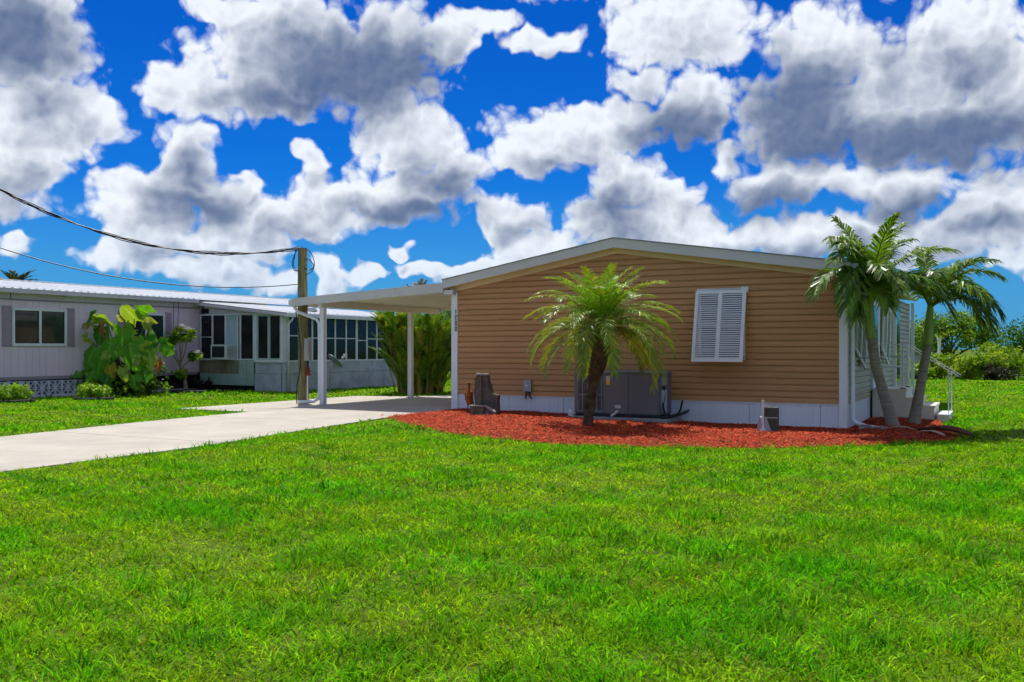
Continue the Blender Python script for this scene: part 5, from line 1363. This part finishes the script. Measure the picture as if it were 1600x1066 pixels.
# far post and shed beyond the shrubs
x, y = gp(1468, 49)
o = MB().box(-0.06, 0.06, -0.06, 0.06, -0.1, 1.85).box(-0.09, 0.09, -0.09, 0.09, 1.851, 1.93).build('fence_post', M['white'], None, False, (x, y, 0)); tag(o, 'white post standing under the dark tree beyond the shrubs', 'post')
x, y = gp(1440, 56)
SHD = thing('garden_shed', 'small pale shed glimpsed behind the right-hand palm trunk', 'shed', (x, y, -0.1), R(10))
MB().box(-1.0, 0.9, 0, 1.6, 0, 1.95).build('wall', M['block'], SHD); MB().prism([(-1.1, 1.96), (1.0, 1.96), (-0.05, 2.35)], 1, -0.1, 1.7).build('roof', M['roofmetal'], SHD)
MB().box(0.0, 0.55, -0.03, 0.0, 0.05, 1.7).build('door', M['mildew'], SHD)
# greenery behind the carport and the houses
x, y = gp(716, 42)
tree('background_tree', 'dark green tree showing between areca clump and house corner', (x, y, 0), 3.2, [(-0.6, 0, 2.0, 1.0, 0.9, 0.9), (0.5, 0, 1.8, 1.1, 0.9, 1.0), (0.0, 0, 1.2, 1.2, 0.9, 0.8)], 3500, 0.2, DK + GR, 14)
def far_palm(px, D, ztop, nfr, ln_, seed, label, col):
    random.seed(seed); x, y = gp(px, D); P_ = thing('fan_palm', label, 'palm', (x, y, 0), 0)
    mb = MB(); mb.tube([(0, 0, -0.1), (0.05, 0, ztop * 0.5), (0, 0, ztop)], [0.16, 0.13, 0.12], 9); mb.build('trunk', M['trunk'], P_, smooth=True)
    for k in range(nfr):
        palm_frond_part(P_, Vector((0, 0, ztop)), k * 2.4, R(random.uniform(20, 85)), ln_ * random.uniform(0.8, 1.1), R(random.uniform(20, 60)), 0.5, 26, 0.035, col, alpha0=50, alpha1=20, sag=0.2)
far_palm(652, 40, 3.25, 14, 1.15, 71, 'dry greyish palm crown rising behind the carport roof', (0.20, 0.17, 0.12))
far_palm(612, 44, 3.25, 9, 0.9, 72, 'small dark palm tip just left of the dry palm above carport', (0.06, 0.09, 0.03))
far_palm(25, 40, 4.0, 15, 1.0, 73, 'dark palm crown peeking above the mauve house roof at left', (0.045, 0.06, 0.03))

# elephant ear
random.seed(91)
q = lot(-12.1, 1.4)
EE = thing('elephant_ear_plant', 'huge-leaved elephant ear plant against the mauve wall', 'plant', (q.x, q.y, 0))
def heart(L_, W_, cup, wave, col, edge=None):
    mb = MB(); nu, nv = 22, 17; vs = []; cs = []; fs = []
    ph = random.uniform(0, 6); bend = random.uniform(0.15, 0.5); side = random.uniform(-0.25, 0.25)
    for i in range(nu):
        u = i / (nu - 1)                                     # 0 at the notch lobes, 1 at the tip
        half = W_ * 0.5 * (math.sin(math.pi * min(1, u * 0.86 + 0.16)) ** 0.75) * (1.06 - 0.25 * u)
        half *= 1 + 0.05 * math.sin(u * 23 + ph)
        if i == nu - 1: half = 0.004
        for k in range(nv):
            s = k / (nv - 1) * 2 - 1
            yb = (u - 0.22) * L_
            if u < 0.35: yb -= (0.35 - u) * L_ * 0.75 * abs(s) ** 1.3 - 0.08 * L_ * (0.35 - u)
            vein = 0.5 + 0.5 * math.cos((u * 6.5 - abs(s) * 2.6) * 6.283)
            z = -cup * (abs(s) ** 1.6) * half + wave * math.sin(s * 4 + u * 11 + ph) * abs(s) ** 1.5 + wave * 0.8 * math.sin(u * 17 + ph * 2) * s * s + 0.012 * L_ * vein - bend * L_ * max(0, u - 0.3) ** 1.7 + (0.02 * L_ if abs(s) < 0.08 else 0)
            vs.append((s * half + side * L_ * u * u, yb, z))
            k_ = random.uniform(0.93, 1.07) * (1.6 if abs(s) < 0.08 else 0.86 + 0.34 * vein ** 3)
            cc = col if not edge or abs(s) < 0.82 else edge
            cs.append((cc[0] * k_, cc[1] * k_, cc[2] * k_))
    for i in range(nu - 1):
        for k in range(nv - 1): fs.append((i*nv+k, i*nv+k+1, (i+1)*nv+k+1, (i+1)*nv+k))
    mb.v = vs; mb.f = fs; mb.c = cs
    return mb
# leaf: height, sideways (right of camera +), toward camera, length, width, pitch, roll, yaw, colour
DG = (0.075, 0.25, 0.025); MG = (0.14, 0.40, 0.03); LG = (0.30, 0.47, 0.07); PG = (0.30, 0.36, 0.10); YL = (0.42, 0.36, 0.03); BR = (0.40, 0.19, 0.07)
ears = [(2.30, -1.25, 0.1, 0.75, 0.62, 70, 15, 35, DG), (1.75, -1.50, 0.1, 0.85, 0.55, 30, -10, 80, MG), (2.15, -0.55, 0.2, 0.80, 0.6, -35, 10, 20, LG), (2.25, 0.30, 0.1, 0.85, 0.62, -40, -12, -25, LG), (2.42, 0.62, 0.0, 0.7, 0.5, -30, -10, -60, MG),
        (1.85, -0.62, 0.35, 0.55, 0.45, 75, 0, 10, DG), (1.80, 0.05, 0.3, 0.8, 0.66, 78, 5, -8, MG), (1.50, -0.30, 0.4, 0.75, 0.62, 80, -8, 5, MG), (1.35, 0.35, 0.45, 0.95, 0.82, 82, 0, -5, MG), (1.40, 1.25, 0.2, 0.8, 0.6, 40, 12, -75, DG),
        (1.25, -0.85, 0.4, 0.7, 0.55, 70, 10, 20, MG), (1.0, -0.55, 0.5, 0.62, 0.5, 72, -6, 12, MG), (1.15, 0.95, 0.4, 0.6, 0.42, 60, 0, -25, LG), (0.85, -2.05, 0.4, 0.5, 0.42, 55, 0, 60, DG), (1.02, -1.45, 0.2, 0.42, 0.3, 20, 0, 75, DG), (0.80, -0.25, 0.55, 0.42, 0.36, 75, 0, -5, YL),
        (0.72, 0.15, 0.5, 0.45, 0.34, 70, 0, -15, LG), (0.75, 0.75, 0.4, 0.6, 0.5, 75, 0, -20, DG), (0.65, -0.8, 0.5, 0.55, 0.45, 70, 0, 20, MG), (1.95, -0.55, 0.45, 0.45, 0.22, 85, 25, 0, BR), (2.05, 0.85, 0.25, 0.6, 0.4, -20, 10, -50, PG), (0.95, 1.15, 0.3, 0.4, 0.25, 80, 0, -10, BR), (1.1, -0.95, 0.3, 0.35, 0.3, 60, 0, 30, (0.30, 0.42, 0.38)),
        (0.5, -0.3, 0.6, 0.5, 0.42, 68, 0, 8, DG), (0.5, 0.5, 0.55, 0.5, 0.4, 70, 0, -12, MG), (1.6, 0.75, 0.15, 0.75, 0.6, 65, 0, -30, DG),
        (2.05, -0.95, 0.3, 0.5, 0.4, -20, 30, 40, PG), (1.65, -0.95, 0.45, 0.42, 0.34, -10, -30, 25, LG), (1.45, 0.85, 0.5, 0.45, 0.36, -15, 25, -30, LG), (1.05, 0.55, 0.6, 0.5, 0.36, 35, 35, -20, PG), (1.2, -0.3, 0.62, 0.35, 0.28, 10, -40, 15, LG), (0.7, -1.2, 0.45, 0.42, 0.32, 30, 25, 35, MG), (2.2, 0.05, 0.25, 0.55, 0.42, -25, -30, 5, PG), (1.75, 0.45, 0.45, 0.4, 0.32, 20, 45, -40, LG)]
for hz, sx, tw, L_, W_, pit, rol, yaw, col in ears:
    mb = heart(L_, W_, random.uniform(0.0, 0.55), random.uniform(0.03, 0.075), col, (col[0] * 1.3, col[1] * 1.15, col[2]))
    o = mb.build('leaf', M['leaf'], EE, True)
    o.rotation_mode = 'XYZ'
    # leaf tip points down toward the viewer; yaw swings it sideways
    m3 = Matrix.Rotation(R(yaw), 3, 'Y') @ Matrix.Rotation(R(180), 3, 'Z') @ Matrix.Rotation(R(-pit), 3, 'X') @ Matrix.Rotation(R(rol), 3, 'Y')
    o.rotation_euler = m3.to_euler()
    c_ = Vector((sx * 0.92, -tw - 0.15, hz)); o.location = c_
    st_ = MB(); b_ = Vector((sx * 0.18, 0.05, 0.0)); st_.tube(loop([b_, b_.lerp(c_, 0.45) + Vector((sx * -0.06, 0.08, 0.15)), c_ + Vector((0, 0.06, -0.02))]), [0.03 - 0.0013 * i for i in range(13)], 6)
    st_.c = [(0.14, 0.22, 0.04)] * len(st_.v); st_.build('stalk', M['leaf'], EE, True)
foliage('undergrowth', EE, [(0, -0.4, 0.22, 0.9, 0.35, 0.22), (-0.9, -0.35, 0.28, 0.7, 0.3, 0.28), (0.9, -0.35, 0.25, 0.6, 0.3, 0.25), (-0.3, 0.0, 0.7, 0.7, 0.3, 0.5), (0.5, 0.0, 0.7, 0.6, 0.3, 0.5)], 2600, 0.13, GR + DK + YG[:1], 93)

# plumeria with white blossoms
random.seed(95)
q = lot(-12.3, 3.6)
PM = thing('plumeria', 'slender plumeria with white blossom heads beside the elephant ear', 'flowering shrub', (q.x, q.y, 0))
heads = [(-0.28, 0, 1.72), (-0.05, -0.05, 1.95), (0.22, 0, 1.85), (0.08, -0.15, 1.72), (0.42, 0, 1.12), (0.0, -0.1, 0.62), (-0.42, -0.1, 1.62)]
mb = MB()
mb.tube(loop([(0.12, 0, -0.05), (0.04, 0, 0.45), (-0.08, 0, 0.85)]), [0.05 - 0.0015 * i for i in range(13)], 7)
mb.tube(loop([(0.16, 0.05, -0.05), (0.10, 0.02, 0.40), (0.02, 0, 0.8)]), [0.04 - 0.0012 * i for i in range(13)], 7)
for h_ in heads: mb.tube(loop([(-0.06 if h_[0] < 0.3 else 0.03, 0, 0.8 if h_[2] > 1 else 0.4), ((h_[0] - 0.05) * 0.6, h_[1] * 0.5, (0.8 + h_[2]) / 2), h_]), [0.026 - 0.0011 * i for i in range(13)], 6)
mb.build('branch', M['bark_grey'], PM, True)
for k, h_ in enumerate(heads):
    foliage('leaf_cluster', PM, [(h_[0], h_[1], h_[2] - 0.04, 0.2, 0.2, 0.11)], 130, 0.17, YG + GR, 200 + k, clump=0.5)
    if k not in (5,):
        fb = MB()
        for _ in range(34):
            c = Vector((h_[0] + random.gauss(0, 0.075), h_[1] + random.gauss(0, 0.07) - 0.03, h_[2] + 0.09 + abs(random.gauss(0, 0.035))))
            for p5 in range(5):
                a = p5 * 1.2566 + random.random(); d = Vector((math.cos(a), math.sin(a) * 0.7, 0.5)); s_ = Vector((-math.sin(a), math.cos(a), 0)) * 0.012
                fb.add([c, c + d * 0.022 + s_, c + d * 0.042, c + d * 0.022 - s_], [(0, 1, 2, 3)])
        fb.build('blossom', M['petal'], PM)
# round planting rings
def ring_bed(label, x, y, r, n, seed, cols, h=0.3):
    T_ = thing('ring_bed', label, 'shrub', (x, y, 0), 0, 'low shrubs in round black edging')
    mb = MB(); mb.lathe([(r, -0.02), (r + 0.035, -0.02), (r + 0.035, 0.075), (r, 0.08), (r, -0.02)], 36); mb.build('edging', M['black'], T_, True)
    if n:
        foliage('foliage', T_, [(0, 0, h * 0.5, r * 0.85, r * 0.85, h * 0.45), (-r * 0.4, 0, h * 0.55, r * 0.5, r * 0.6, h * 0.5), (r * 0.4, 0, h * 0.5, r * 0.5, r * 0.6, h * 0.45)], n, 0.09, cols, seed, upbias=0.8)
        mb = MB(); g_ = random.Random(seed)
        for k in range(9): a = g_.uniform(0, 6.28); mb.tube([(0.3 * r * math.cos(a), 0.3 * r * math.sin(a), 0), (0.8 * r * math.cos(a), 0.8 * r * math.sin(a), h * 0.6)], [0.012, 0.005], 4)
        mb.build('stem', M['trunk'], T_)
    else:
        o = MB().lathe([(0.001, 0.02), (r, 0.015)], 24).build('soil', M['trunk'], T_)
LGc = [(0.26, 0.46, 0.02), (0.34, 0.52, 0.025), (0.18, 0.37, 0.018)]
ring_bed('low lime green shrub in round edging cut by the left edge', -12.55, 23.3, 0.48, 1500, 81, LGc, 0.46)
ring_bed('low lime green shrub in round edging before the elephant ear', -11.0, 24.4, 0.46, 1500, 82, LGc, 0.40)
ring_bed('empty round black edging ring at the foot of the plumeria', -9.95, 28.6, 0.52, 0, 83, LGc)
# dark fern-like shrub by the sunroom
q = lot(-12.3, 4.45); S_ = thing('fern_shrub', 'dark spiky shrub under the sunroom window beside the plumeria', 'shrub', (q.x, q.y, 0))
random.seed(97)
for k in range(26):
    mb = MB(); mr = MB(); frond(mb, mr, (random.uniform(-0.2, 0.2), random.uniform(-0.15, 0.15), 0.0), random.uniform(0, 6.28), R(random.uniform(25, 80)), random.uniform(0.45, 0.75), R(random.uniform(30, 70)), 0.14, 14, 0.02, random.choice([(0.03, 0.04, 0.015), (0.05, 0.06, 0.02), (0.06, 0.05, 0.025)]), rr=0.006)
    mb.v_off = 0; n0 = len(mb.v); mb.v += mr.v; mb.f += [tuple(i + n0 for i in f) for f in mr.f]; mb.c += [(0.06, 0.05, 0.03)] * len(mr.v)
    mb.build('frond', M['palm'], S_)
# bin beside the clump
q = lot(-7.6, 9.6); T_ = thing('water_tank', 'low white tank with black base left of the areca clump', 'tank', (q.x, q.y, 0), TH)
e = MB(); e.lathe([(0.0, 0.18), (0.32, 0.18), (0.33, 0.55), (0.34, 0.57), (0.33, 0.6), (0.32, 0.95), (0.25, 1.0), (0.0, 1.02)], 20); e.build('drum', M['block'], T_, True)
MB().box(-0.38, 0.38, -0.3, 0.3, 0.0, 0.175).build('base', M['black'], T_, bevel=0.02)
